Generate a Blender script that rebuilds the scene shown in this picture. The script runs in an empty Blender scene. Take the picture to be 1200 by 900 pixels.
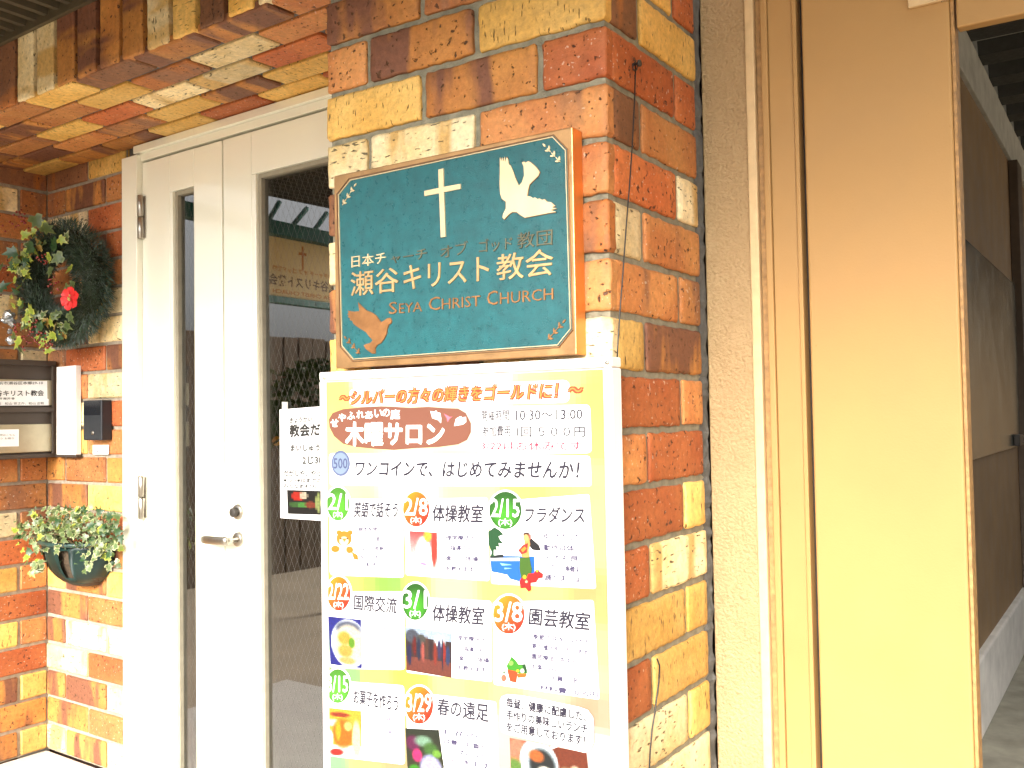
import bpy, bmesh, math, random
from mathutils import Vector, Matrix
from mathutils.geometry import tessellate_polygon
from math import radians, sin, cos, pi
R = random.Random(7)
sc = bpy.context.scene
COL = sc.collection
# ------------------------------------------------------------------ camera
F, PITCH, ROLL, YAW = 1127.48, radians(2.0), radians(-.967), radians(33.3815)
P = Vector((.636, -1.229, 0.))
GZ = -1.30                       # ground level, metres below the lens
def ray(u, v):
    X = (u-600)/F; U = -(v-450)/F
    x = X*cos(ROLL)-U*sin(ROLL); up = X*sin(ROLL)+U*cos(ROLL)
    y = cos(PITCH)-up*sin(PITCH); z = sin(PITCH)+up*cos(PITCH)
    return Vector((x*cos(YAW)-y*sin(YAW), x*sin(YAW)+y*cos(YAW), z))
cd = bpy.data.cameras.new('camera'); cam = bpy.data.objects.new('camera', cd); COL.objects.link(cam)
fwd = ray(600, 450); rt = (ray(601, 450)-fwd).normalized(); up = (ray(600, 449)-fwd).normalized(); fwd.normalize()
m = Matrix((rt, up, -fwd)).transposed().to_4x4(); m.translation = P; cam.matrix_world = m
cd.sensor_width = 36; cd.lens = 36*F/1200; cd.clip_start = .02; cd.clip_end = 500
sc.camera = cam
# ------------------------------------------------------------------ light
SUN_EL, SUN_AZ = radians(27), radians(14)     # azimuth: angle from -Y towards +X
w = bpy.data.worlds.new('World'); sc.world = w; w.use_nodes = True
nt = w.node_tree; nt.nodes.clear()
sky = nt.nodes.new('ShaderNodeTexSky'); sky.sky_type = 'NISHITA'; sky.sun_disc = False
sky.sun_elevation = SUN_EL; sky.sun_rotation = radians(180)-SUN_AZ; sky.dust_density = 7; sky.air_density = 1.0
hs = nt.nodes.new('ShaderNodeHueSaturation'); hs.inputs['Saturation'].default_value = .15
bg = nt.nodes.new('ShaderNodeBackground'); bg.inputs[1].default_value = .15
wo = nt.nodes.new('ShaderNodeOutputWorld')
nt.links.new(sky.outputs[0], hs.inputs['Color']); nt.links.new(hs.outputs[0], bg.inputs[0]); nt.links.new(bg.outputs[0], wo.inputs[0])
sd = bpy.data.lights.new('sun', 'SUN'); sd.energy = 2.0; sd.angle = radians(22); sd.color = (1, .89, .75)
sun = bpy.data.objects.new('sun', sd); COL.objects.link(sun)
sdir = Vector((sin(SUN_AZ)*cos(SUN_EL), -cos(SUN_AZ)*cos(SUN_EL), sin(SUN_EL)))
sun.rotation_euler = sdir.to_track_quat('Z', 'Y').to_euler(); sun.location = sdir*20
sc.view_settings.view_transform = 'Standard'; sc.view_settings.look = 'None'
sc.view_settings.exposure = 1.42; sc.view_settings.gamma = 1
sc.cycles.max_bounces = 8; sc.cycles.transparent_max_bounces = 12
# ------------------------------------------------------------------ pixel rays met with real planes
def onY(Y): return lambda u, v: P+ray(u, v)*((Y-P.y)/ray(u, v).y)
def onX(X): return lambda u, v: P+ray(u, v)*((X-P.x)/ray(u, v).x)
def onZ(Z): return lambda u, v: P+ray(u, v)*(Z/ray(u, v).z)
RB = radians(-2.543)
C0 = Vector((-2.324, .536, 0)); BU = Vector((cos(RB), sin(RB), 0)); BN = Vector((sin(RB), -cos(RB), 0))
def onP(p0, n):
    def f(u, v):
        d = ray(u, v); return P+d*((p0-P).dot(n)/d.dot(n))
    return f
def onB(out=0.): return onP(C0+BN*out, BN)     # plane of the porch's back wall, moved out by `out`
def Bp(u, out, z): q = C0+BU*u+BN*out; q.z = z; return q
# ------------------------------------------------------------------ materials
MATS = {}
def newmat(name):
    m = bpy.data.materials.new(name); m.use_nodes = True
    return m, m.node_tree, m.node_tree.nodes['Principled BSDF']
def N(nt, t, **k):
    n = nt.nodes.new('ShaderNode'+t)
    for a, b in k.items():
        if a in n.inputs.keys() if hasattr(n.inputs, 'keys') else False: n.inputs[a].default_value = b
        else: setattr(n, a, b)
    return n
def mapping(nt, scale=(1, 1, 1), coord='Object', rand=False):
    tc = N(nt, 'TexCoord'); mp = N(nt, 'Mapping'); mp.inputs['Scale'].default_value = scale
    nt.links.new(tc.outputs[coord], mp.inputs['Vector'])
    if rand:
        oi = N(nt, 'ObjectInfo'); mu = N(nt, 'VectorMath', operation='SCALE'); mu.inputs[0].default_value = (37, 19, 23)
        nt.links.new(oi.outputs['Random'], mu.inputs['Scale'])
        ad = N(nt, 'VectorMath', operation='ADD'); nt.links.new(tc.outputs[coord], ad.inputs[0]); nt.links.new(mu.outputs[0], ad.inputs[1])
        nt.links.new(ad.outputs[0], mp.inputs['Vector'])
    return mp.outputs[0]
def noise(nt, vec, scale, detail=4, rough=.6):
    n = N(nt, 'TexNoise'); n.inputs['Scale'].default_value = scale; n.inputs['Detail'].default_value = detail; n.inputs['Roughness'].default_value = rough
    nt.links.new(vec, n.inputs['Vector']); return n.outputs[0]
def ramp(nt, fac, stops):
    r = N(nt, 'ValToRGB'); e = r.color_ramp.elements
    while len(e) < len(stops): e.new(.5)
    for i, (p, c) in enumerate(stops):
        e[i].position = p; e[i].color = (*c, 1) if len(c) == 3 else c
    nt.links.new(fac, r.inputs[0]); return r.outputs[0]
def mix(nt, fac, a, b, mode='MIX'):
    x = N(nt, 'Mix', data_type='RGBA', blend_type=mode)
    for s, v in ((0, fac), (6, a), (7, b)):
        if isinstance(v, (int, float)): x.inputs[s].default_value = v
        elif isinstance(v, tuple): x.inputs[s].default_value = (*v, 1)
        else: nt.links.new(v, x.inputs[s])
    return x.outputs[2]
def bump(nt, bs, h, strength=.3, dist=.002):
    b = N(nt, 'Bump'); b.inputs['Strength'].default_value = strength; b.inputs['Distance'].default_value = dist
    nt.links.new(h, b.inputs['Height']); nt.links.new(b.outputs[0], bs.inputs['Normal'])
def plain(name, col, rough=.5, metal=0., var=.12, vscale=30, bmp=0., bscale=200, coat=0., dirt=None, spec=.5, emit=None):
    if name in MATS: return MATS[name]
    m, nt, bs = newmat(name)
    v = mapping(nt)
    f = noise(nt, v, vscale, 5)
    c = ramp(nt, f, [(.3, tuple(x*(1-var) for x in col)), (.7, tuple(min(1, x*(1+var)) for x in col))])
    if dirt:
        f2 = noise(nt, mapping(nt, (1, 1, .35)), dirt[1], 8, .7)
        k = ramp(nt, f2, [(dirt[2], (0, 0, 0)), (dirt[2]+.12, (1, 1, 1))])
        c = mix(nt, k, c, dirt[0])
    nt.links.new(c, bs.inputs['Base Color'])
    rr = ramp(nt, noise(nt, v, vscale*2, 3), [(.3, (rough*.85,)*3), (.7, (min(1, rough*1.15),)*3)])
    nt.links.new(rr, bs.inputs['Roughness'])
    bs.inputs['Metallic'].default_value = metal; bs.inputs['Coat Weight'].default_value = coat; bs.inputs['Coat Roughness'].default_value = .15
    bs.inputs['Specular IOR Level'].default_value = spec
    if bmp: bump(nt, bs, noise(nt, v, bscale, 3), bmp)
    MATS[name] = m; return m
def K(c): return tuple(.48*max(0, x)**2.3 for x in c)
def flat(name, col, rough=.6):       # printed ink
    if name in MATS: return MATS[name]
    m, nt, bs = newmat(name); bs.inputs['Base Color'].default_value = (*col, 1); bs.inputs['Roughness'].default_value = rough
    MATS[name] = m; return m
def vcol(name, rough=.5):
    if name in MATS: return MATS[name]
    m, nt, bs = newmat(name); a = N(nt, 'VertexColor', layer_name='ink'); nt.links.new(a.outputs[0], bs.inputs['Base Color'])
    bs.inputs['Roughness'].default_value = rough; MATS[name] = m; return m
def brickmat(name, a, b, flash=None, pits=.5, streak=(1, 1, 1), lime=.0, fl_amt=.5):
    m, nt, bs = newmat(name)
    v = mapping(nt, (1, 1, 1), rand=True)
    big = noise(nt, v, 9, 3, .5); fine = noise(nt, v, 90, 5, .7)
    c = ramp(nt, big, [(.35, a), (.65, b)])
    oi = N(nt, 'ObjectInfo')
    # each brick a little lighter or darker, as fired
    hv = N(nt, 'HueSaturation'); mr = N(nt, 'MapRange'); mr.inputs['To Min'].default_value = .74; mr.inputs['To Max'].default_value = 1.22
    nt.links.new(oi.outputs['Random'], mr.inputs[0]); nt.links.new(mr.outputs[0], hv.inputs['Value']); nt.links.new(c, hv.inputs['Color']); c = hv.outputs[0]
    if flash:
        vb = mapping(nt, (9, 1, 2.2), rand=True)
        fb = noise(nt, vb, 1.2, 3, .55)
        k = ramp(nt, fb, [(fl_amt-.03, (0, 0, 0)), (fl_amt+.06, (1, 1, 1))])
        c = mix(nt, k, c, flash)
    c = mix(nt, .55, c, ramp(nt, fine, [(.3, (.5, .5, .5)), (.7, (1.35, 1.3, 1.25))]), 'MULTIPLY')
    # drag marks and pits
    vp = mapping(nt, streak, rand=True)
    pn = noise(nt, vp, 110, 2, .5)
    pit = ramp(nt, pn, [(.30, (1, 1, 1)), (.36, (0, 0, 0))])
    c = mix(nt, pit, c, tuple(x*.18 for x in a))
    if lime:
        lm = ramp(nt, noise(nt, v, 160, 1, .4), [(.70, (0, 0, 0)), (.74, (1, 1, 1))])
        lf = N(nt, 'Math', operation='MULTIPLY'); nt.links.new(lm, lf.inputs[0]); lf.inputs[1].default_value = lime
        c = mix(nt, lf.outputs[0], c, (.75, .68, .55))
    nt.links.new(c, bs.inputs['Base Color']); bs.inputs['Roughness'].default_value = .62
    ad = N(nt, 'Math', operation='MULTIPLY_ADD'); nt.links.new(pit, ad.inputs[0]); ad.inputs[1].default_value = -1.5; nt.links.new(fine, ad.inputs[2])
    bump(nt, bs, ad.outputs[0], .8, .0022)
    MATS[name] = m; return m
BR = dict(
 red=brickmat('red_brick', (.42, .10, .028), (.50, .15, .045), lime=.4),
 orange=brickmat('orange_brick', (.47, .165, .05), (.56, .25, .08), flash=(.30, .13, .06), lime=.4, fl_amt=.58),
 flash=brickmat('flashed_brick', (.44, .17, .04), (.56, .25, .06), flash=(.19, .075, .04), fl_amt=.49),
 purple=brickmat('purple_brick', (.22, .095, .045), (.30, .13, .06), flash=(.44, .15, .035), fl_amt=.60),
 yellow=brickmat('yellow_brick', (.68, .39, .085), (.78, .50, .15), streak=(2.2, 1, .5), pits=1),
 cream=brickmat('cream_brick', (.76, .58, .28), (.86, .73, .46), flash=(.60, .38, .13), streak=(.5, 1, 1.6), fl_amt=.56))
WEIGHTS = ['orange']*4+['flash']*4+['red']*3+['yellow']*3+['cream']*2+['purple']*2
mortar = plain('grey_mortar', (.23, .215, .155), .95, bmp=.9, bscale=260, var=.3, vscale=60)
mortar_pale = plain('pale_mortar', (.34, .29, .22), .95, bmp=.8, bscale=260, var=.25, vscale=60)
mortar_dark = plain('dark_mortar', (.10, .10, .095), .95, bmp=1, bscale=160, var=.4, vscale=50)
white_paint, _n, _b = newmat('white_door_paint'); _b.inputs['Base Color'].default_value = (.90, .90, .77, 1); _b.inputs['Roughness'].default_value = .32; _b.inputs['Coat Weight'].default_value = .9; _b.inputs['Coat Roughness'].default_value = .09; _b.inputs['Coat IOR'].default_value = 1.7
bump(_n, _b, noise(_n, mapping(_n), 420, 2), .05)
_n.links.new(mix(_n, ramp(_n, noise(_n, mapping(_n, (1, 1, .3)), 7, 8, .72), [(.60, (0, 0, 0)), (.85, (.55, .55, .55))]), (.90, .90, .77), (.66, .61, .46)), _b.inputs['Base Color'])
MATS['white_door_paint'] = white_paint
white_alu = plain('white_aluminium', (.82, .81, .80), .35, var=.02)
steel = plain('brushed_steel', (.42, .39, .34), .33, metal=1, var=.1, vscale=90)
dark_steel = plain('dark_steel', (.05, .045, .04), .5, metal=.3)
gap = plain('gap_shade_black', (.03, .025, .02), .8)  # near-black colour standing in for the shade inside door gaps
# ------------------------------------------------------------------ mesh helpers
def link(o, parent=None, label=None):
    COL.objects.link(o)
    if parent: o.parent = parent; o.matrix_parent_inverse = parent.matrix_world.inverted()
    if label: o['label'] = label
    return o
def thing(name, label, cat, loc, group=None):
    o = bpy.data.objects.new(name, None); o.empty_display_size = .05; o.matrix_world = Matrix.Translation(Vector(loc)); COL.objects.link(o)
    o['label'] = label; o['category'] = cat
    if group: o['group'] = group
    return o
def tag(o, label, cat, group=None):
    o['label'] = label; o['category'] = cat
    if group: o['group'] = group
    return o
def obj(name, bm, mat, parent=None, smooth=False, label=None, kind=None):
    me = bpy.data.meshes.new(name); bm.normal_update()
    c = Vector((0, 0, 0))
    if len(bm.verts):
        lo = Vector([min(v.co[i] for v in bm.verts) for i in range(3)]); hi = Vector([max(v.co[i] for v in bm.verts) for i in range(3)]); c = (lo+hi)/2
        if not parent: c.z = lo.z
        for v in bm.verts: v.co -= c
    bm.to_mesh(me); bm.free()
    for x in (mat if isinstance(mat, (list, tuple)) else [mat]): me.materials.append(x)
    if smooth:
        for p in me.polygons: p.use_smooth = True
    o = bpy.data.objects.new(name, me); o.matrix_world = Matrix.Translation(c)
    link(o, parent, label)
    if kind: o['kind'] = kind
    return o
def hexa(bm, pts, mi=0):     # 8 points: bottom 4, top 4
    vs = [bm.verts.new(p) for p in pts]
    for f in ((0, 3, 2, 1), (4, 5, 6, 7), (0, 1, 5, 4), (1, 2, 6, 5), (2, 3, 7, 6), (3, 0, 4, 7)):
        fc = bm.faces.new([vs[i] for i in f]); fc.material_index = mi
    return vs
def box(bm, x0, x1, y0, y1, z0, z1, fr=None, mi=0):
    """axis box; with fr=(origin,u,n) x runs along u, y runs along n"""
    if fr:
        o, u, n = fr; q = lambda x, y, z: Vector((o.x, o.y, 0))+u*x+n*y+Vector((0, 0, z))
    else: q = lambda x, y, z: Vector((x, y, z))
    return hexa(bm, [q(x0, y0, z0), q(x1, y0, z0), q(x1, y1, z0), q(x0, y1, z0), q(x0, y0, z1), q(x1, y0, z1), q(x1, y1, z1), q(x0, y1, z1)], mi)
def bevel(bm, w, seg=2):
    bmesh.ops.recalc_face_normals(bm, faces=bm.faces)
    bmesh.ops.bevel(bm, geom=bm.edges[:], offset=w, segments=seg, affect='EDGES', profile=.5)
def Box(name, a, mat, parent=None, fr=None, bv=.0015, label=None, kind=None, seg=2):
    bm = bmesh.new(); box(bm, *a, fr=fr); bmesh.ops.recalc_face_normals(bm, faces=bm.faces)
    if bv: bevel(bm, bv, seg)
    return obj(name, bm, mat, parent, label=label, kind=kind)
def tube(bm, pts, r, n=8):
    rings = []
    for i, p in enumerate(pts):
        p = Vector(p); a = Vector(pts[max(0, i-1)]); b = Vector(pts[min(len(pts)-1, i+1)]); d = (b-a).normalized()
        s = d.orthogonal().normalized() if i == 0 else (rings[-1][1]-d*rings[-1][1].dot(d)).normalized()
        t = d.cross(s); rr = r[i] if isinstance(r, (list, tuple)) else r
        rings.append(([bm.verts.new(p+(s*cos(2*pi*k/n)+t*sin(2*pi*k/n))*rr) for k in range(n)], s))
    for (a, _), (b, _) in zip(rings, rings[1:]):
        for k in range(n): bm.faces.new([a[k], a[(k+1) % n], b[(k+1) % n], b[k]])
    bm.faces.new(rings[0][0][::-1]); bm.faces.new(rings[-1][0])
def poly(bm, pts, n, th, mi=0):      # polygon extruded along n by th, lying on its plane
    pts = [Vector(p) for p in pts]
    top = [bm.verts.new(p+n*th) for p in pts]
    for t in tessellate_polygon([pts]):
        try: f = bm.faces.new([top[i] for i in t]); f.material_index = mi
        except ValueError: pass
    if th > .0011:
        bot = [bm.verts.new(p) for p in pts]
        for i in range(len(pts)):
            j = (i+1) % len(pts); f = bm.faces.new([bot[i], bot[j], top[j], top[i]]); f.material_index = mi
TC = {}
def glyph(s, off):
    k = (s, off)
    if k not in TC:
        cu = bpy.data.curves.new('t', 'FONT'); cu.body = s; cu.resolution_u = 2; cu.offset = off
        o = bpy.data.objects.new('t', cu); COL.objects.link(o)
        me = bpy.data.meshes.new_from_object(o.evaluated_get(bpy.context.evaluated_depsgraph_get()))
        bpy.data.objects.remove(o)
        xs = [v.co.x for v in me.vertices]; ys = [v.co.y for v in me.vertices]
        a, b, c, d = min(xs), max(xs), min(ys), max(ys)
        TC[k] = ([((v.co.x-a)/max(1e-6, b-a), (v.co.y-c)/max(1e-6, d-c)) for v in me.vertices], [tuple(p.vertices) for p in me.polygons])
        bpy.data.meshes.remove(me)
    return TC[k]
def text(bm, pl, n, s, x0, y0, x1, y1, h0, h1=None, lift=.0008, off=0., th=0., shear=0., mi=0):
    """lettering on plane pl from (x0,y0) to (x1,y1), letter height h0..h1 (photo pixels of the surface it is printed on)"""
    h1 = h1 or h0
    vs, ps = glyph(s, 0 if off > 0 else off)
    A, B, Cc, D = pl(x0, y0), pl(x1, y1), pl(x1+shear, y1-h1), pl(x0+shear, y0-h0)
    hgt = (D-A).length; shifts = [(0, 0)] if off <= 0 else [(-1, -.4), (1, .4), (-.4, 1), (.4, -1), (0, 0)]+([(-1, 1), (1, -1), (-1, -1), (1, 1)] if off > .1 else [])
    ex = (B-A).normalized(); ez = (D-A).normalized(); fs = []
    for k, (sx, sz) in enumerate(shifts):
        dv = (ex*sx+ez*sz)*hgt*off*.8+n*(lift+th+k*.00002)
        V = [bm.verts.new((A*(1-u)*(1-v)+B*u*(1-v)+Cc*u*v+D*(1-u)*v)+dv) for u, v in vs]
        for p in ps:
            try: f = bm.faces.new([V[i] for i in p]); f.material_index = mi; fs.append(f)
            except ValueError: pass
    if th:
        g = bmesh.ops.extrude_face_region(bm, geom=fs, use_keep_orig=True)
        for e in g['geom']:
            if isinstance(e, bmesh.types.BMVert): e.co -= n*th
def ring_poly(pl, cx, cy, rx, ry, n=28): return [pl(cx+rx*cos(2*pi*k/n), cy+ry*sin(2*pi*k/n)) for k in range(n)]
# ------------------------------------------------------------------ bricks
BM = {}
def brickmesh(L, H, D=.02, var=0, hi=False):
    k = (round(L, 3), round(H, 3), round(D, 3), var, hi)
    if k in BM: return BM[k]
    rr = random.Random(hash(k) if 0 else int(L*1e4)*7+int(H*1e4)*3+var*101)
    bm = bmesh.new()
    if hi:     # face with a worn, uneven outline
        nx, nz = max(3, int(L/.012)), 6
        g = {}
        for i in range(nx+1):
            for j in range(nz+1):
                x = -L/2+(0 if i == 0 else L if i == nx else .0045+(L-.009)*(i-1)/(nx-2)); z = -H/2+(0 if j == 0 else H if j == nz else .0045+(H-.009)*(j-1)/(nz-2))
                e = min(i, nx-i, 3)/3; ez = min(j, nz-j, 2)/2
                if i in (0, nx): x += rr.uniform(-.0016, .0012)*(1 if i else -1)
                if j in (0, nz): z += rr.uniform(-.0016, .0012)*(1 if j else -1)
                cr = (i in (0, nx)) and (j in (0, nz))
                if cr: x *= .985 if L > .15 else .970; z *= .95
                y = -(rr.uniform(-.0004, .0004))
                if i in (0, nx) or j in (0, nz): y += .0030
                elif i in (1, nx-1) or j in (1, nz-1): y += rr.uniform(0, .0006)
                g[i, j] = bm.verts.new((x, y, z))
        for i in range(nx):
            for j in range(nz): bm.faces.new([g[i, j], g[i+1, j], g[i+1, j+1], g[i, j+1]])
        rim = [g[i, 0] for i in range(nx+1)]+[g[nx, j] for j in range(1, nz+1)]+[g[i, nz] for i in range(nx-1, -1, -1)]+[g[0, j] for j in range(nz-1, 0, -1)]
        bk = [bm.verts.new((v.co.x, D, v.co.z)) for v in rim]
        for i in range(len(rim)):
            j = (i+1) % len(rim); bm.faces.new([rim[j], rim[i], bk[i], bk[j]])
    else:
        box(bm, -L/2, L/2, 0, D, -H/2, H/2); bmesh.ops.recalc_face_normals(bm, faces=bm.faces)
        for v in bm.verts: v.co += Vector((rr.uniform(-.0016, .0016), rr.uniform(-.001, .001) if v.co.y < .001 else 0, rr.uniform(-.0014, .0014)))
        bmesh.ops.bevel(bm, geom=[e for e in bm.edges], offset=.0035, segments=1, affect='EDGES')
    bm.normal_update()
    me = bpy.data.meshes.new('brick'); bm.to_mesh(me); bm.free(); me.materials.append(BR['red'])
    for p in me.polygons: p.use_smooth = hi and abs(p.normal.y) > .3
    BM[k] = me; return me
class Picks:
    def __init__(s, lst, pl): s.l = [(pl(x, y), c) for x, y, c in lst]
    def get(s, c, L, ax, H, zax=Vector((0, 0, 1))):
        best = None
        for p, k in s.l:
            d = p-c; a = abs(d.dot(ax)); b = abs(d.dot(zax))
            if a < L/2+.006 and b < H/2+.006: best = k
        return best
def lay(c, ax, out, zax, L, H, parent, color, proud=0, hi=False, D=.02):
    """one brick, face centre c, length along ax, face looking along out"""
    me = brickmesh(L, H, D, R.randrange(5), hi)
    o = bpy.data.objects.new('brick', me)
    y = -out; x = ax; z = zax
    if x.cross(y).dot(z) < 0: x = -x
    M = Matrix((x, y, z)).transposed().to_4x4()
    a = R.uniform(-.004, .004); M = M @ Matrix.Rotation(a, 4, 'Y') @ Matrix.Rotation(R.uniform(-.006, .006), 4, 'Z')
    M.translation = c+out*(proud+R.uniform(-.0008, .0012)); o.matrix_world = M
    link(o, parent)
    o.material_slots[0].link = 'OBJECT'; o.material_slots[0].material = BR[color or R.choice(WEIGHTS)]
    return o
Z = Vector((0, 0, 1)); AX = Vector((1, 0, 0)); AY = Vector((0, 1, 0))
J = .010; CH = .085
# ================================================================== THE PILLAR
pillar = thing('brick_pillar', 'square pillar of mixed red, orange and cream bricks carrying the green plaque and the notice board', 'pillar', (-.277, .17, GZ))
Box('core', (-.549, -.0055, .0055, .345, GZ, 1.3), mortar, pillar, bv=0)
fp = Picks([(440, 40, 'flash'), (430, 15, 'flash'), (600, 12, 'yellow'), (405, 110, 'purple'), (495, 95, 'yellow'), (640, 40, 'yellow'), (430, 145, 'yellow'), (560, 95, 'flash'), (680, 70, 'red'),
 (405, 190, 'cream'), (500, 165, 'cream'), (640, 120, 'orange'), (700, 200, 'orange'), (386, 270, 'purple'), (698, 262, 'purple'), (388, 320, 'cream'), (700, 325, 'orange'), (390, 395, 'yellow'), (705, 392, 'cream')], onY(0))
side = Picks([(730, 20, 'purple'), (780, 50, 'yellow'), (808, 15, 'red'), (775, 15, 'yellow'), (750, 115, 'red'), (805, 140, 'red'), (735, 160, 'purple'), (790, 180, 'orange'), (750, 215, 'red'), (805, 240, 'cream'),
 (735, 270, 'cream'), (785, 290, 'orange'), (760, 345, 'orange'), (808, 350, 'orange'), (740, 400, 'yellow'), (790, 410, 'flash'), (760, 470, 'red'), (810, 470, 'orange'), (742, 535, 'orange'), (795, 530, 'red'),
 (765, 600, 'red'), (815, 590, 'yellow'), (740, 680, 'red'), (790, 660, 'cream'), (765, 735, 'yellow'), (820, 710, 'yellow'), (745, 825, 'red'), (800, 780, 'yellow'), (770, 870, 'cream'), (825, 830, 'yellow'), (820, 880, 'cream'),
 (722, 470, 'orange'), (722, 540, 'cream'), (722, 600, 'orange')], onX(0))
ztop = .5725
for k in range(-8, 23):
    zc = ztop-CH*k-CH/2
    if zc < GZ+.03: break
    h = CH-J
    odd = (k % 2 == 0)
    segs = [(-.555, -.340), (-.340, -.115), (-.115, 0)] if odd else [(-.555, -.458), (-.458, -.232), (-.232, 0)]
    for a, b in segs:
        a2 = a+(J/2 if a > -.55 else 0); b2 = b-(J/2 if b < -.001 else 0)
        c = Vector(((a2+b2)/2, 0, zc)); col = fp.get(c, b2-a2, AX, h)
        if col is None and b == 0 and k >= 6: col = ['orange', 'cream'][k % 2 == 0] if k < 11 else 'cream'
        lay(c, AX, -AY, Z, b2-a2, h, pillar, col, .0015, hi=-2 <= k <= 14)
    segs = [(.017, .245), (.245, .333)] if odd else [(.017, .112), (.112, .333)]
    for a, b in segs:
        a2 = a+(J/2 if a > .02 else 0); b2 = b-(J/2 if b < .33 else 0)
        c = Vector((0, (a2+b2)/2, zc))
        lay(c, AY, AX, Z, b2-a2, h, pillar, side.get(c, b2-a2, AY, h), .0, hi=-2 <= k <= 14)
    # the hidden porch side of the pillar
    for a, b in ((.02, .24), (.25, .47)):
        c = Vector((-.555, (a+b)/2, zc)); lay(c, AY, -AX, Z, b-a, h, pillar, None, -.001)
# rough dark mortar seam against the rendered wall
bm = bmesh.new(); n = 240
prev = None
for i in range(n+1):
    z = GZ+i*(1.3-GZ)/n; joint = abs(((z-ztop)/CH) % 1.0-.5) > .43
    y0 = .330-(.006 if joint else 0); y1 = .372+R.uniform(-.003, .003); d = R.uniform(-.004, .0015)
    row = [bm.verts.new((d-.004, y0, z)), bm.verts.new((d-.0015, .345+R.uniform(-.002, .002), z)), bm.verts.new((d+R.uniform(-.002, .001), .358, z)), bm.verts.new((d-.003, min(y1, .3645), z))]
    if prev:
        for a in range(3): bm.faces.new([prev[a], prev[a+1], row[a+1], row[a]])
    prev = row
obj('mortar_seam', bm, mortar_dark, pillar)
# ================================================================== PORCH BACK WALL AND SIDE WALL
def course_wall(name, label, o, ax, out, u0, u1, z0, z1, seams, picks, mort, zj, depth=.1, hi=True):
    t = thing(name, label, 'wall', (o+ax*((u0+u1)/2)+Vector((0, 0, z0))))
    Box('mortar_bed', (u0-.012, u1, -depth, -.0065, z0, z1), mort, t, fr=(o, ax, out), bv=0)
    k0 = math.floor((z0-zj)/CH)
    for k in range(k0, 60):
        a = zj+k*CH; b = a+CH
        if a > z1: break
        a = max(a+J/2, z0+.002); b = min(b-J/2, z1-.002)
        if b-a < .02: continue
        s = [u0]+[q for q in seams[k % 2] if u0 < q < u1]+[u1]
        for p, q in zip(s, s[1:]):
            p2 = p+(J/2 if p > u0 else .0); q2 = q-(J/2 if q < u1 else .0)
            if q2-p2 < .015: continue
            c = o+ax*((p2+q2)/2); c = Vector((c.x, c.y, (a+b)/2))
            lay(c, ax, out, Z, q2-p2, b-a, t, picks.get(c, q2-p2, ax, b-a) if picks else None, 0, hi=False)
    return t
bp = Picks([(105, 205, 'yellow'), (65, 208, 'purple'), (135, 195, 'yellow'), (70, 240, 'orange'), (125, 225, 'orange'), (120, 265, 'red'), (135, 405, 'flash'), (115, 440, 'orange'), (137, 440, 'cream'), (92, 490, 'cream'), (100, 520, 'yellow'), (135, 515, 'orange'), (137, 480, 'red'),
 (75, 552, 'flash'), (120, 552, 'orange'), (65, 580, 'orange'), (95, 580, 'flash'), (135, 580, 'yellow'), (68, 680, 'yellow'), (135, 685, 'yellow'), (85, 710, 'flash'), (137, 718, 'red'), (75, 740, 'flash'), (125, 750, 'cream'),
 (65, 768, 'orange'), (100, 778, 'cream'), (140, 790, 'red'), (85, 800, 'flash'), (125, 820, 'cream'), (65, 835, 'cream'), (100, 840, 'flash'), (140, 850, 'orange'), (85, 865, 'flash'), (125, 885, 'cream')], onB())
bw = course_wall('porch_brick_wall', 'narrow brick wall between the porch corner and the white door frame', C0, BU, BN, 0, .44, -1.03, .86, [(.105, .335), (.235,)], bp, mortar_pale, -.69)
lp = Picks([(20, 225, 'cream'), (45, 255, 'orange'), (10, 245, 'cream'), (25, 215, 'purple'), (20, 290, 'orange'), (10, 320, 'red'), (10, 370, 'cream'), (10, 410, 'orange'), (10, 550, 'orange'), (40, 552, 'orange'), (15, 585, 'orange'), (5, 612, 'cream'), (20, 650, 'red'), (45, 678, 'orange'), (8, 680, 'yellow'),
 (20, 710, 'red'), (10, 745, 'yellow'), (40, 740, 'orange'), (20, 775, 'red'), (8, 805, 'flash'), (40, 798, 'yellow'), (20, 840, 'flash'), (40, 865, 'yellow'), (10, 880, 'flash')], onX(-2.324))
lw = course_wall('porch_side_wall', 'brick return wall at the far left of the porch, under the letter box', Vector((-2.324, .536, 0)), -AY, AX, 0, .47, -1.03, .86, [(.09, .32), (.205, .43)], lp, mortar_pale, -.69)
# ================================================================== LINTEL: soldier course and brick soffit
E0 = onZ(.809)(100, 90); u_edge = (E0-C0).dot(BU); out_edge = (E0-C0).dot(BN)
lin = thing('brick_lintel', 'deep brick lintel over the porch with a soldier course in front and brick soffit', 'lintel', Bp(.9, .25, .809))
Box('core', (-.02, 1.80, .006, out_edge-.021, .817, 1.3), mortar_dark, lin, fr=(C0, BU, BN), bv=0)
soldpick = {2: 'cream', 1: 'cream', 3: 'flash', 4: 'flash', 0: 'purple', 5: 'flash', 6: 'flash', 7: 'cream', 8: 'yellow', 9: 'purple', 10: 'yellow', -1: 'red'}
us = (onP(E0, BN)(18.3, 60)-C0).dot(BU)
for i in range(-7, 17):
    a = us+(i-1)*.0925; b = a+.0925
    if a < -.02 or b > 1.80: continue
    c = Bp((a+b)/2, out_edge, .8135+.114)
    lay(c, Z, BN, BU, .228, .0775, lin, soldpick.get(i), .0, hi=i >= -1, D=.02)
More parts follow.
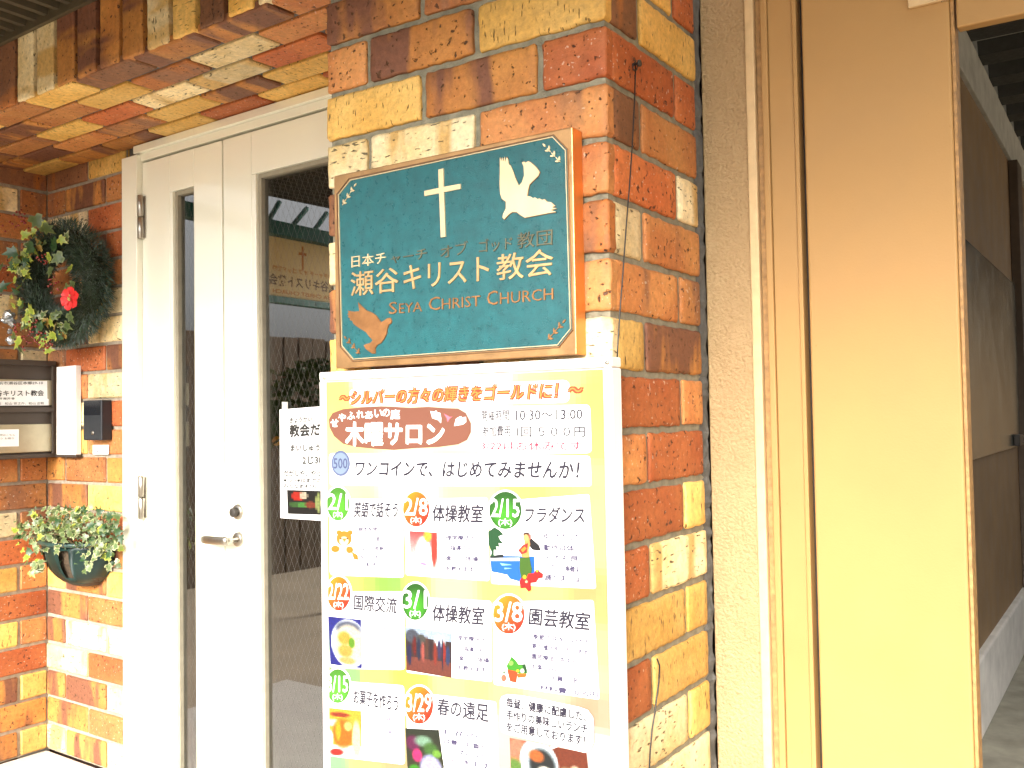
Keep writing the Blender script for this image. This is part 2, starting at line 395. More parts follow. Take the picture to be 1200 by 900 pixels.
sp = Picks([(293, 55, 'cream'), (240, 88, 'cream'), (290, 83, 'cream'), (100, 152, 'cream'), (145, 110, 'yellow'), (60, 160, 'yellow'), (225, 130, 'yellow'), (215, 95, 'purple'), (350, 80, 'yellow'), (240, 150, 'yellow'), (330, 105, 'yellow'), (300, 20, 'flash'), (160, 85, 'purple'),
 (230, 50, 'flash'), (30, 150, 'flash'), (90, 130, 'orange'), (120, 185, 'flash'), (60, 195, 'yellow'), (280, 105, 'flash'), (180, 160, 'flash'), (50, 202, 'yellow')], onZ(.809))
nrow = 5; dep = out_edge-.004; rh = dep/nrow
for j in range(nrow):
    off = [0, .115, .05, .16, .02][j]; u = -.02-off
    while u < 1.79:
        a = max(u, 0)+J/2; b = min(u+.232, 1.80)-J/2
        if b-a > .04:
            c = Bp((a+b)/2, .004+rh*(j+.5), .809)
            lay(c, BU, -Z, BN, b-a, rh-.010, lin, sp.get(c, b-a, BU, rh, BN), 0, hi=False)
        u += .232
# ================================================================== CANOPY
can = thing('ribbed_canopy', 'dark ribbed metal canopy roof over the porch and pillar', 'canopy', (-.4, -.6, .98))
ribm = plain('brown_ribbed_metal', (.055, .044, .026), .5, var=.2)
CX0, CX1, CY0 = -2.66, 2.2, -1.45
Box('deck', (CX0, CX1, CY0, .10, 1.012, 1.03), ribm, can, bv=0)
for i in range(int((CX1-CX0)/.052)):
    x = CX0+i*.052
    bm = bmesh.new(); y1 = (C0+BN*out_edge+BU*((x-C0.x)/BU.x)).y-.012 if x < -.56 else -.004
    pts = []
    for (dx, z) in ((0, 1.012), (.008, .990), (.024, .990), (.032, 1.012)): pts.append((x+dx, z))
    A = [bm.verts.new((p[0], CY0, p[1])) for p in pts]; B = [bm.verts.new((p[0], y1, p[1])) for p in pts]
    for a in range(3): bm.faces.new([A[a], A[a+1], B[a+1], B[a]])
    bm.faces.new(A); bm.faces.new(B[::-1])
    obj('rib', bm, ribm, can)
flm = plain('brown_flashing', (.07, .055, .03), .5)
Box('flashing', (-.36, 1.80, out_edge+.001, out_edge+.012, .975, 1.012), flm, can, fr=(C0, BU, BN), bv=.001)
Box('edge_beam', (CX0, CX1, CY0-.03, CY0-.002, .955, 1.06), flm, can, bv=.002)
# green projecting frame with the yellow sign (seen mirrored in the door glass)
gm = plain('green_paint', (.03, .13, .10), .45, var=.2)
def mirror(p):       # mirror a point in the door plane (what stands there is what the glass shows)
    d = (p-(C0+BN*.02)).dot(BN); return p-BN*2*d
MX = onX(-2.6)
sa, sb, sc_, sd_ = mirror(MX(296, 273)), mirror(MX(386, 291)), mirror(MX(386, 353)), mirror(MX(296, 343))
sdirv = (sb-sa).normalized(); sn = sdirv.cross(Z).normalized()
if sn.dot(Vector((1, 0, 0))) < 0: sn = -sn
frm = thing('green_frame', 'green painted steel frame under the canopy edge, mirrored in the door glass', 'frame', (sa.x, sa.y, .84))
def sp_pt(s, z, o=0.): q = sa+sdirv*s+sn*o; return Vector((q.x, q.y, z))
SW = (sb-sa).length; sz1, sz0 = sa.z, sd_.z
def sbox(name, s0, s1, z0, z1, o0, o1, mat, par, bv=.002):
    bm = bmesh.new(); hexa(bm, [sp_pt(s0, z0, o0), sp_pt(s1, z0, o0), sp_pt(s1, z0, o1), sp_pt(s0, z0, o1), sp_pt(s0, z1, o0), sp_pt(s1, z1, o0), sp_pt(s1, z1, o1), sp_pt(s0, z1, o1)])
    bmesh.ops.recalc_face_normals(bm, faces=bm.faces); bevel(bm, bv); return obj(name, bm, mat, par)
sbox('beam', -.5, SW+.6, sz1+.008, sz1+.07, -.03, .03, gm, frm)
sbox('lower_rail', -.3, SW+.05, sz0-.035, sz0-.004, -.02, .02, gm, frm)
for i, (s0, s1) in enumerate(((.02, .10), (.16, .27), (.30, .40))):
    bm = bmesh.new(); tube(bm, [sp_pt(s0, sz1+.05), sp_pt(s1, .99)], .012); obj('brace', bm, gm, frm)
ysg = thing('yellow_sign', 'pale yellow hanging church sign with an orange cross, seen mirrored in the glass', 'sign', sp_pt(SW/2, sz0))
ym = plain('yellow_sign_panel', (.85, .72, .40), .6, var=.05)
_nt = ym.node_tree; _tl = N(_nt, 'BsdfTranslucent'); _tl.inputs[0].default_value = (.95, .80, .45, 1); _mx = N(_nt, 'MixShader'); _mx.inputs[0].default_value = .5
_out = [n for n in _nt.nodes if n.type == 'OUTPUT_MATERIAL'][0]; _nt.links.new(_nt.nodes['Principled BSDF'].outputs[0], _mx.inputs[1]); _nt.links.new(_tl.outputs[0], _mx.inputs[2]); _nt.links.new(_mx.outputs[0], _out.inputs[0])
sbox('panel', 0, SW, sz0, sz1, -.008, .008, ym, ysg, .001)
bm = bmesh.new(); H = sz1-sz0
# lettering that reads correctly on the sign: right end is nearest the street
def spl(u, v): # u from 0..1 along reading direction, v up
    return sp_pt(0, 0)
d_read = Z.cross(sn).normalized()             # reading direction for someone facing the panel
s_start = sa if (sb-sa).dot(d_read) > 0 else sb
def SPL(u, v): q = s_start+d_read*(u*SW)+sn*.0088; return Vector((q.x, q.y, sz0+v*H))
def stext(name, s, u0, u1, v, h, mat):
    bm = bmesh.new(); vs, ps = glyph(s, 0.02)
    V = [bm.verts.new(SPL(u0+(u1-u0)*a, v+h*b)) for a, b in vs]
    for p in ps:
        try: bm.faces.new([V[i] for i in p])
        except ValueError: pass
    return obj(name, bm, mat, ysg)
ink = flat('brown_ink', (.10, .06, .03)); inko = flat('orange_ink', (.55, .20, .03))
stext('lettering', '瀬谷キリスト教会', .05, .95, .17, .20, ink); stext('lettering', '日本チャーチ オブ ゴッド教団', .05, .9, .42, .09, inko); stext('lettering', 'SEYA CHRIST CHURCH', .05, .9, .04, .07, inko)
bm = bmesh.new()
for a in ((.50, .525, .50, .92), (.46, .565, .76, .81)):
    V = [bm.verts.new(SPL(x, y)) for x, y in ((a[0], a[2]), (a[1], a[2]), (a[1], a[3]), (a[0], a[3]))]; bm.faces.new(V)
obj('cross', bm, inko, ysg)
# ================================================================== DOOR
door = thing('double_door', 'white steel double door with a narrow and a wide wired glass leaf', 'door', Bp(.9, 0, -1.03))
def Bu(px, py, out): return (onB(out)(px, py)-C0).dot(BU)
def Bz(px, py, out): return onB(out)(px, py).z
fr = (C0, BU, BN)
uL, uR = Bu(143, 400, .03), Bu(160.5, 400, .03)
ztf = .800
UEND = 1.78
frame = Box('frame', (uL, uR, -.06, .03, -1.03, Bz(150, 184, .03)), white_paint, door, fr=fr, label='white left jamb of the door frame')
zt0 = Bz(265, 163, .012)
Box('frame', (uR-.02, UEND, -.02, .028, zt0+.028, .806), white_paint, door, fr=fr, label='white head of the door frame')
Box('frame', (uR-.02, UEND, -.02, .016, zt0+.006, zt0+.0275), white_paint, door, fr=fr)
Box('rebate_shade', (uR+.001, UEND, -.05, -.022, -1.03, .80), gap, door, fr=fr, bv=0)  # dark sheet painting the shade in the gaps behind the leaves
LO = .012      # leaf face
def leaf(name, u0, u1, ga, gb, gz, seam_u, label, gbot=-.995):
    z0, z1 = -1.022, zt0
    lf = Box(name, (u0, seam_u-.0006, -.028, LO, z0, z1), white_paint, door, fr=fr, bv=.0012, label=label)
    def sub(nm, a, mat, bv=.0012): return Box(nm, a, mat, lf, fr=fr, bv=bv)
    sub('stile', (gb, u1, -.028, LO, z0, z1), white_paint)
    sub('top_rail', (seam_u+.0006, gb-.0006, -.028, LO, gz, z1), white_paint)
    sub('bottom_rail', (seam_u+.0006, gb-.0006, -.028, LO, z0, gbot), white_paint)
    if ga-seam_u > .01: sub('inner_stile', (seam_u+.0006, ga, -.028, LO, gbot+.0006, gz-.0006), white_paint)
    bead = plain('glazing_bead', (.30, .27, .20), .5)
    for a in ((ga+.0006, ga+.012, -.02, LO-.008, gbot, gz), (gb-.012, gb-.0012, -.02, LO-.008, gbot, gz), (ga+.0125, gb-.0125, -.02, LO-.008, gz-.012, gz-.0008)):
        sub('glazing_bead', a, bead, .0008)
    sub('glass_pane', (ga+.010, gb-.010, -.014, -.008, gbot, gz-.01), glass, 0)
    # wires in the glass
    bm = bmesh.new(); W = gb-ga-.024; a0 = ga+.012; H0 = gbot; H1 = gz-.012; t = .0002
    slope = 2.1; step = .021
    for sgn in (1, -1):
        x = -((H1-H0)/slope)-W if sgn > 0 else 0
        q = x
        while q < W+((H1-H0)/slope if sgn < 0 else 0)+W:
            # line u = q + sgn*(z-H0)/slope
            za = H0+max(0, ((0-q) if sgn > 0 else (q-W))*slope); zb = H0+min(H1-H0, ((W-q) if sgn > 0 else q)*slope)
            if zb-za > .01:
                ua, ub = q+sgn*(za-H0)/slope, q+sgn*(zb-H0)/slope
                if -.001 <= ua <= W+.001 and -.001 <= ub <= W+.001:
                    o_ = -.0072
                    V = [bm.verts.new(Bp(a0+ua-t, o_, za)), bm.verts.new(Bp(a0+ua+t, o_, za)), bm.verts.new(Bp(a0+ub+t, o_, zb)), bm.verts.new(Bp(a0+ub-t, o_, zb))]
                    bm.faces.new(V)
            q += step
    obj('wire_mesh', bm, wirem, lf, kind='stuff')
    return lf
wirem = plain('glass_wire', (.17, .165, .145), .5, metal=.2)
gmt = bpy.data.materials.new('wired_glass'); gmt.use_nodes = True; g = gmt.node_tree; g.nodes.clear()
fz = N(g, 'Fresnel'); fz.inputs[0].default_value = 3.4; tr = N(g, 'BsdfTransparent'); tr.inputs[0].default_value = (.72, .76, .72, 1)
gl = N(g, 'BsdfGlossy'); gl.inputs['Roughness'].default_value = .015; mx = N(g, 'MixShader'); go = N(g, 'OutputMaterial')
g.links.new(fz.outputs[0], mx.inputs[0]); g.links.new(tr.outputs[0], mx.inputs[1]); g.links.new(gl.outputs[0], mx.inputs[2]); g.links.new(mx.outputs[0], go.inputs[0])
glass = gmt
l1 = leaf('door_leaf', Bu(167.5, 400, LO), Bu(261.5, 400, LO)-.0015, Bu(203, 400, LO), Bu(228, 400, LO), Bz(203, 224, LO), Bu(199.5, 400, LO), 'narrow white door leaf with a slim wired window')
l2 = leaf('door_leaf', Bu(262.5, 400, LO)+.0015, UEND-.03, Bu(301, 400, LO), UEND-.15, Bz(301, 203, LO), Bu(296, 400, LO), 'wide white door leaf with lever handle and large wired window')
# hinges
for (px, y0, y1) in ((165.5, 229, 280), (166.5, 558, 608)):
    u = Bu(px, y0, .02); z1 = Bz(px, y0, .02); z0 = Bz(px, y1, .02)
    h = None
    for a, b in ((z0, (z0+z1)/2-.001), ((z0+z1)/2+.001, z1)):
        bm = bmesh.new(); tube(bm, [Bp(u, .022, a), Bp(u, .022, a+.002), Bp(u, .022, b-.002), Bp(u, .022, b)], [.0075, .009, .009, .0075], 14)
        if h is None: h = obj('hinge', bm, steel, door, True)
        else: obj('knuckle', bm, steel, h, True)
    box_ = Box('hinge_plate', (u-.012, u+.012, .0125, .016, z0+.003, z1-.003), steel, h, fr=fr, bv=.0005)
# lock and lever
cu, cz = Bu(279, 600, LO), Bz(279, 600, LO)
def disc(bm, u, z, o0, o1, r0, r1=None, n=28):
    tube(bm, [Bp(u, o0, z), Bp(u, o1-.001, z), Bp(u, o1, z)], [r0, r1 or r0, (r1 or r0)*.9], n)
bm = bmesh.new(); disc(bm, cu, cz, LO, LO+.006, .021, .019); kl = obj('lock', bm, steel, l2, True)
bm = bmesh.new(); disc(bm, cu, cz, LO+.006, LO+.020, .012); box(bm, cu-.0012, cu+.0012, LO+.020, LO+.0212, cz-.006, cz+.006, fr=fr); obj('lock', bm, dark_steel, l2, True)
hu, hz = Bu(280, 629, LO), Bz(280, 632, LO)
bm = bmesh.new(); disc(bm, hu, hz, LO, LO+.008, .020, .018); disc(bm, hu, hz, LO+.008, LO+.045, .008)
obj('handle', bm, steel, l2, True, label='round rose of the lever handle')
bm = bmesh.new(); pts = [Bp(hu+.012, LO+.046, hz+.001), Bp(hu, LO+.047, hz), Bp(hu-.02, LO+.046, hz-.001), Bp(hu-.05, LO+.044, hz-.0015), Bp(hu-.085, LO+.041, hz-.002), Bp(hu-.105, LO+.037, hz-.003)]
rings = []
for i, p in enumerate(pts):
    hh = [.010, .012, .0115, .0115, .0115, .009][i]; dd = [.005, .006, .0055, .0055, .0055, .004][i]
    rings.append([bm.verts.new(p+Z*(hh*cos(a))+BN*(dd*sin(a))) for a in [2*pi*k/12 for k in range(12)]])
for a, b in zip(rings, rings[1:]):
    for k in range(12): bm.faces.new([a[k], a[(k+1) % 12], b[(k+1) % 12], b[k]])
bm.faces.new(rings[0]); bm.faces.new(rings[-1][::-1]); bmesh.ops.recalc_face_normals(bm, faces=bm.faces)
obj('handle', bm, steel, l2, True, label='flat steel lever of the door handle')
# inside lever seen through the glass
bu, bz = Bu(345, 632, -.03), Bz(345, 632, -.03)
Box('inner_bar', (Bu(312, 630, -.05), Bu(338, 632, -.05), -.06, -.045, bz-.008, bz+.008), dark_steel, door, fr=fr, bv=.003)
bm = bmesh.new(); disc(bm, Bu(340, 634, -.045), Bz(340, 634, -.045), -.06, -.04, .009); obj('inner_knob', bm, steel, door, True)
# ------------------------------------------------------------------ interior behind the glass
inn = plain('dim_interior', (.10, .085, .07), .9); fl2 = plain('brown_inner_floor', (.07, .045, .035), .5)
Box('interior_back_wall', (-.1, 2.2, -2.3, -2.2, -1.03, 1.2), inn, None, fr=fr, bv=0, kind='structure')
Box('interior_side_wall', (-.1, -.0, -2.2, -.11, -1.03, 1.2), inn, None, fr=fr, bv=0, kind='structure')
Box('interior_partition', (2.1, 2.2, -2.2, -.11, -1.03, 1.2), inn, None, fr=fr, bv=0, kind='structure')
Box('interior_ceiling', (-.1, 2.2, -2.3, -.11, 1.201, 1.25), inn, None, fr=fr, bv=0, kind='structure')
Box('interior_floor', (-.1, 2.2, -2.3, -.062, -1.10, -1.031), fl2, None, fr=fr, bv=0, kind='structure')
def curtain(name, label, u0, u1, z0, z1, out, mat):
    bm = bmesh.new(); n = 90; pv = None
    for i in range(n+1):
        t = i/n; u = u0+(u1-u0)*t; o_ = out+.018*sin(t*(u1-u0)*105)+.008*sin(t*37)
        row = [bm.verts.new(Bp(u, o_, z0)), bm.verts.new(Bp(u+.004*sin(t*50), o_*1.0, (z0+z1)/2)), bm.verts.new(Bp(u, o_, z1))]
        if pv:
            for a in range(2): bm.faces.new([pv[a], row[a], row[a+1], pv[a+1]])
        pv = row
    o = obj(name, bm, mat, None, True); tag(o, label, 'curtain'); return o
curtain('curtain', 'grey green curtain hanging in folds behind the wide door window', .85, 1.7, -.88, .25, -.25, plain('grey_green_curtain', (.42, .44, .34), .9, var=.15))
curtain('curtain', 'dark brown curtain behind the slim window of the narrow leaf', .38, .82, -1.0, .6, -.22, plain('brown_curtain', (.07, .05, .045), .9, var=.2))
# ------------------------------------------------------------------ poster on the glass
PB = onB(-.004); post = thing('window_poster', 'white children\'s meeting poster taped inside the wide door window', 'poster', PB(350, 608))
paper = plain('white_paper', (.80, .80, .80), .8, var=.02)
def quad(name, pl, pts, n, th, mat, par, lift=0., label=None):
    bm = bmesh.new(); poly(bm, [pl(*p)+n*lift for p in pts], n, th); bmesh.ops.recalc_face_normals(bm, faces=bm.faces); return obj(name, bm, mat, par, label=label)
quad('paper', PB, [(328, 480), (418, 473), (418, 613), (329, 607)], BN, .0012, paper, post)
black = flat('black_ink', (.015, .015, .015)); slate = flat('slate_ink', (.008, .006, .020)); pale = flat('pale_violet_ink', (.035, .028, .075))
def letters(pl, n, par, mat, items, lift=.0014, off=.01, label=None, name='lettering', th=0., shear=0):
    for it in items:
        bm = bmesh.new(); text(bm, pl, n, *it, lift=lift, off=off, th=th, shear=shear); obj(name, bm, mat, par, label=label)
letters(PB, BN, post, black, [('教会だより', 340, 512, 399, 509, 14)], off=.06)
letters(PB, BN, post, black, [('きょうかい', 340, 496, 366, 494, 6), ('まいしゅう木よう', 341, 529, 398, 528, 8), ('2じ30ぷん', 355, 544, 398, 543, 9)], off=.06)
letters(PB, BN, post, black, [('だがしや、やってるよ', 333, 558, 397, 558, 7), ('¥10～¥50までのおかし', 333, 565, 397, 566, 5), ('みんなあそびにきてね！', 333, 572, 397, 573, 5)], off=.06)
def picture(name, pl, quadpts, n, fn, nx, nz, par, lift, label=None, th=.0008):
    """a printed photo: fine colour grid on its own small sheet"""
    a, b, c, d = [pl(*q) for q in quadpts]    # TL TR BR BL
    me = bpy.data.meshes.new(name); vs = []; fs = []; cols = []
    for j in range(nz):
        for i in range(nx):
            k = len(vs)
            for (p, q) in ((i, j), (i+1, j), (i+1, j+1), (i, j+1)):
                u = p/nx; v = q/nz
                vs.append((a*(1-u)*(1-v)+b*u*(1-v)+c*u*v+d*(1-u)*v)+n*(lift+th))
            fs.append((k, k+1, k+2, k+3)); cols.append(fn((i+.5)/nx, (j+.5)/nz))
    o_ = (a+c)/2
    me.from_pydata([v-o_ for v in vs], [], fs); at = me.color_attributes.new('ink', 'FLOAT_COLOR', 'CORNER')
    for i, cc in enumerate(cols):
        for k in range(4): at.data[i*4+k].color = (*cc, 1)
    me.materials.append(vcol('printed_photo'))
    o = bpy.data.objects.new(name, me); o.matrix_world = Matrix.Translation(o_); return link(o, par, label)
def blend(base, blobs):
    def f(u, v):
        c = list(base(u, v)) if callable(base) else list(base)
        for (x, y, rx, ry, col, soft) in blobs:
            d = ((u-x)/rx)**2+((v-y)/ry)**2
            k = 0 if d > 1+soft else 1 if d < 1-soft else (1+soft-d)/(2*soft+1e-6)
            c = [c[i]*(1-k)+col[i]*k for i in range(3)]
        r = R.uniform(.92, 1.08); return [.5*min(1, x*r)**2.1 for x in c]
    return f
picture('photo', PB, [(337, 574), (399, 576), (399, 604), (338, 602)], BN, blend((.05, .05, .03), [(.22, .25, .13, .2, (.7, .12, .04), .1), (.32, .22, .08, .15, (.75, .7, .6), .2), (.15, .6, .12, .12, (.2, .35, .15), .3), (.3, .62, .1, .12, (.25, .5, .2), .3), (.45, .6, .1, .15, (.5, .2, .12), .3), (.6, .5, .05, .42, (.55, .6, .35), .2), (.75, .5, .05, .42, (.3, .55, .25), .2), (.9, .5, .05, .42, (.6, .6, .4), .2)]), 24, 14, post, .0012)
quad('tape', PB, [(331, 471), (338, 471), (338, 484), (331, 484)], BN, .0006, plain('clear_tape', (.5, .5, .45), .3), post, .0013)
# ================================================================== PORCH STEP, GROUND
stone = plain('pale_step_stone', (.62, .60, .56), .6, var=.08, vscale=12, bmp=.2)
Box('porch_step', (.001, 1.80, .0, out_edge+.55, GZ-.02, -1.032), stone, None, fr=(C0, BU, BN), bv=.006, kind='structure')
grd = plain('pale_concrete_ground', (.40, .34, .25), .85, var=.12, vscale=3, bmp=.3, bscale=60)
bm = bmesh.new(); hexa(bm, [(-60, -60, GZ-.3), (60, -60, GZ-.3), (60, 40, GZ-.3), (-60, 40, GZ-.3), (-60, -60, GZ), (60, -60, GZ), (60, 40, GZ), (-60, 40, GZ)]); bmesh.ops.recalc_face_normals(bm, faces=bm.faces)
obj('ground', bm, grd, None, kind='structure')
# ================================================================== GREEN PLAQUE
S = onY(-.03); NF = -AY
bronze = plain('bronze_metal', (.50, .29, .13), .36, metal=.85, var=.25, vscale=18, bmp=.15, bscale=300, dirt=((.22, .13, .07), 14, .60))
gold = plain('bright_brass_relief', (.86, .66, .40), .42, metal=.8, var=.12, vscale=25, bmp=.1, bscale=300)
copper = plain('copper_edge', (.75, .27, .06), .38, metal=.6, var=.2, vscale=12)
teal = plain('teal_enamel', (.008, .092, .105), .30, var=.22, vscale=45, bmp=.35, bscale=700)
pq = thing('church_plaque', 'teal church name plaque with bronze rim, cross and doves on the pillar', 'plaque', (-.277, -.015, .088))
def plate(x0, x1, z0, z1):
    bm = bmesh.new(); box(bm, x0, x1, -.0300, -.0005, z0, z1); bmesh.ops.recalc_face_normals(bm, faces=bm.faces); bevel(bm, .0015, 2)
    for f in bm.faces: f.material_index = 1 if f.normal.x > .7 else 0
    return obj('plate', bm, [bronze, copper], pq)
plate(S(392.3, 300).x, -.0425, .0885, .418)
octa = [(410.5, 210.5), (649, 159.5), (664.5, 175.5), (670.5, 386), (655, 405.5), (414, 422), (400.5, 406), (396.3, 228)]
fld = quad('enamel_field', S, octa, NF, .0006, teal, pq)
def outline(pl, pts, n, w, th, lift, mat, par, name):
    bm = bmesh.new(); q = [pl(*p)+n*lift for p in pts]; c = sum(q, Vector())/len(q)
    N_ = len(q); inner = []
    for i in range(N_):
        a, b, d = q[i-1], q[i], q[(i+1) % N_]; e1 = (b-a).normalized(); e2 = (d-b).normalized()
        n1 = e1.cross(n); n2 = e2.cross(n)
        if n1.dot(c-b) < 0: n1 = -n1
        if n2.dot(c-b) < 0: n2 = -n2
        m_ = (n1+n2).normalized(); inner.append(b+m_*(w/max(.3, m_.dot(n1))))
    for i in range(N_):
        j = (i+1) % N_; poly(bm, [q[i], q[j], inner[j], inner[i]], n, th)
    bmesh.ops.recalc_face_normals(bm, faces=bm.faces); return obj(name, bm, mat, par)
octa2 = [(409.5, 209), (649, 157.7), (666, 174.7), (672, 386.5), (655.5, 407.5), (413.5, 424), (399.2, 407), (395, 227.5)]
outline(S, octa2, NF, .0014, .0022, .0, plain('dark_bronze_line', (.25, .14, .07), .4, metal=.6), pq, 'border_line')
outline(S, [(x+(530-x)*.006, y+(290-y)*.006) for x, y in octa], NF, .0012, .0018, .0006, gold, pq, 'border_line')
dbz = plain('deep_bronze_relief', (.36, .17, .065), .45, metal=.75, var=.3, vscale=30, bmp=.2, bscale=300)  # darker bronze for the lower dove, lower sprigs and English lettering
bm = bmesh.new(); poly(bm, [S(517.2, 198.8)+NF*.0006, S(521.4, 198), S(523.2, 222.3) , S(524.6, 277.6), S(519.6, 278.4), S(518.2, 224)][0:0] or [S(*p)+NF*.0006 for p in ((514.8, 199), (520.8, 197.8), (521.2, 219.3), (540.8, 215.8), (541, 221.6), (521.5, 225.5), (523.3, 277.6), (517.8, 278.6), (515.8, 226.8), (498.6, 230.2), (498.4, 224.2), (515.4, 220.6))], NF, .0022)
bmesh.ops.recalc_face_normals(bm, faces=bm.faces); obj('cross', bm, gold, pq)
d1 = [(352, 110), (365, 145), (372, 110), (382, 150), (392, 105), (402, 150), (412, 112), (425, 130), (430, 175), (445, 180), (470, 235), (490, 295), (510, 340), (520, 360), (545, 330), (565, 270), (560, 190), (545, 155), (565, 150), (575, 160), (600, 145), (620, 155), (650, 180), (675, 205), (700, 240), (690, 270), (640, 320), (610, 350), (600, 390), (590, 450), (620, 455), (640, 470), (660, 463), (680, 478), (700, 472), (720, 485), (745, 478), (760, 500), (800, 505), (820, 525), (840, 535), (808, 548), (850, 560), (800, 572), (845, 590), (790, 598), (700, 615), (570, 640), (530, 615), (500, 590), (460, 590), (430, 610), (390, 655), (375, 640), (380, 610), (405, 560), (405, 500), (370, 475), (355, 430), (350, 350), (352, 250)]
d2 = [(310, 155), (345, 190), (400, 240), (470, 270), (515, 300), (550, 350), (575, 380), (610, 360), (650, 330), (685, 330), (698, 365), (690, 390), (665, 400), (645, 460), (640, 510), (610, 570), (570, 620), (530, 640), (505, 680), (505, 740), (470, 740), (400, 690), (375, 650), (400, 635), (450, 620), (480, 590), (440, 545), (400, 490), (350, 460), (300, 430), (250, 390), (240, 360), (210, 355), (215, 330), (190, 320), (200, 295), (185, 285), (200, 265), (190, 248), (260, 258), (325, 250), (318, 210)]
for nm, d, sx, ox, oy, mt, lb in (('dove', d1, 7.5, 540, 170, gold, 'bright flying dove at the upper right'), ('dove', d2, 10, 390, 340, dbz, 'copper coloured dove at the lower left')):
    pts = [(x/sx+ox, y/sx+oy) for x, y in d]
    bm = bmesh.new(); poly(bm, [S(*p)+NF*.0006 for p in pts], NF, .0022); bmesh.ops.recalc_face_normals(bm, faces=bm.faces); obj(nm, bm, mt, pq, label=lb)
    outline(S, pts, NF, -.0008, .0012, .0006, plain('dark_bronze_line', (0, 0, 0)), pq, 'dove_outline')
def sprig(x0, y0, x1, y1, mt):
    a, b = S(x0, y0)+NF*.0006, S(x1, y1)+NF*.0006; d = (b-a); L = d.length; d.normalize(); s = d.cross(NF)
    bm = bmesh.new()
    def lf(c, ang, l=.0075, w=.0016):
        e = d*cos(ang)+s*sin(ang); t = e.cross(NF)
        poly(bm, [c, c+e*l*.35+t*w, c+e*l*.8+t*w*.6, c+e*l, c+e*l*.8-t*w*.6, c+e*l*.35-t*w], NF, .0016)
    for i in range(3):
        c = a+d*(L*(.12+.26*i)); lf(c, .75); lf(c, -.75)
    lf(a+d*L*.82, 0); lf(a+d*L*.55, 0, .010, .0010); lf(a+d*L*.05, 0, .014, .0009); lf(a+d*L*.3, 0, .012, .0009)
    bmesh.ops.recalc_face_normals(bm, faces=bm.faces); obj('olive_sprig', bm, mt, pq)
sprig(401, 242, 419, 214, gold); sprig(659, 192, 636, 168, gold); sprig(424, 416, 403, 393, dbz); sprig(641, 400, 664, 374, dbz)
letters(S, NF, pq, gold, [('日本チ', 413, 314, 453, 309, 14, 14)], lift=.0006, off=.004, th=.0018)  # brighter metal paints the reflection on the first letters of this line
dull = plain('unlit_bronze_relief', (.13, .12, .075), .5, metal=.5, var=.4, vscale=60)  # darker copy of the metal for letters outside the painted reflection
letters(S, NF, pq, dull, [('ャーチ', 459, 309, 501, 304, 10, 13), ('オブ', 517, 303, 549, 297, 15, 15), ('ゴッド', 562, 297, 601, 292, 16, 15), ('教団', 607, 291.5, 648, 287, 18, 19)], lift=.0006, off=.0, th=.0016)
gold2 = plain('copper_gold_relief', (.66, .42, .20), .42, metal=.8, var=.2, vscale=40)
letters(S, NF, pq, gold2, [('瀬谷', 412, 347.5, 468, 341.5, 28, 29), ('キリスト', 474, 340, 574, 328.5, 28, 29), ('教会', 583, 329, 649, 322.5, 30, 32)], lift=.0006, off=.006, th=.0018)
bl = lambda x: 140+(685-(x-230)*52/578)/3
itm = []
for s, a, b, h in (('S', 230, 258, 14), ('EYA', 266, 346, 11.2), ('C', 370, 410, 15.5), ('HRIST', 416, 551, 12.5), ('C', 575, 612, 16.5), ('HURCH', 620, 807, 13.5)):
    itm.append((s, 380+a/3, bl(a), 380+b/3, bl(b), h, h))
letters(S, NF, pq, dbz, itm, lift=.0006, off=-.004, th=.0016)
# ================================================================== NOTICE BOARD
NB = .036
T = onY(-NB); x0, x1 = T(374, 460).x, T(717.5, 470).x; ztb, zbb = T(374, 436.5).z, -.80
nb = thing('notice_board', 'white framed aluminium notice board hanging on the front of the pillar', 'notice board', (-.27, -.02, zbb))
Box('backing_panel', (x0+.006, x1-.006, -NB+.006, -.010, zbb+.006, ztb-.006), white_alu, nb, bv=.001)
fw = .0145
for a in ((x0, x0+fw, -NB, -.006, zbb, ztb-fw-.0006), (x1-fw, x1, -NB, -.006, zbb, ztb-fw-.0006), (x0, x1, -NB, -.006, ztb-fw, ztb), (x0+fw+.0006, x1-fw-.0006, -NB, -.006, zbb, zbb+fw)):
    Box('frame_rail', a, white_alu, nb, bv=.0025, seg=3)
for px, py in ((380.5, 443), (712, 425)):
    c = T(px, py); bm = bmesh.new(); tube(bm, [c-AY*.0, c-AY*.003], [.0032, .0026], 12); obj('corner_screw', bm, steel, nb, True)
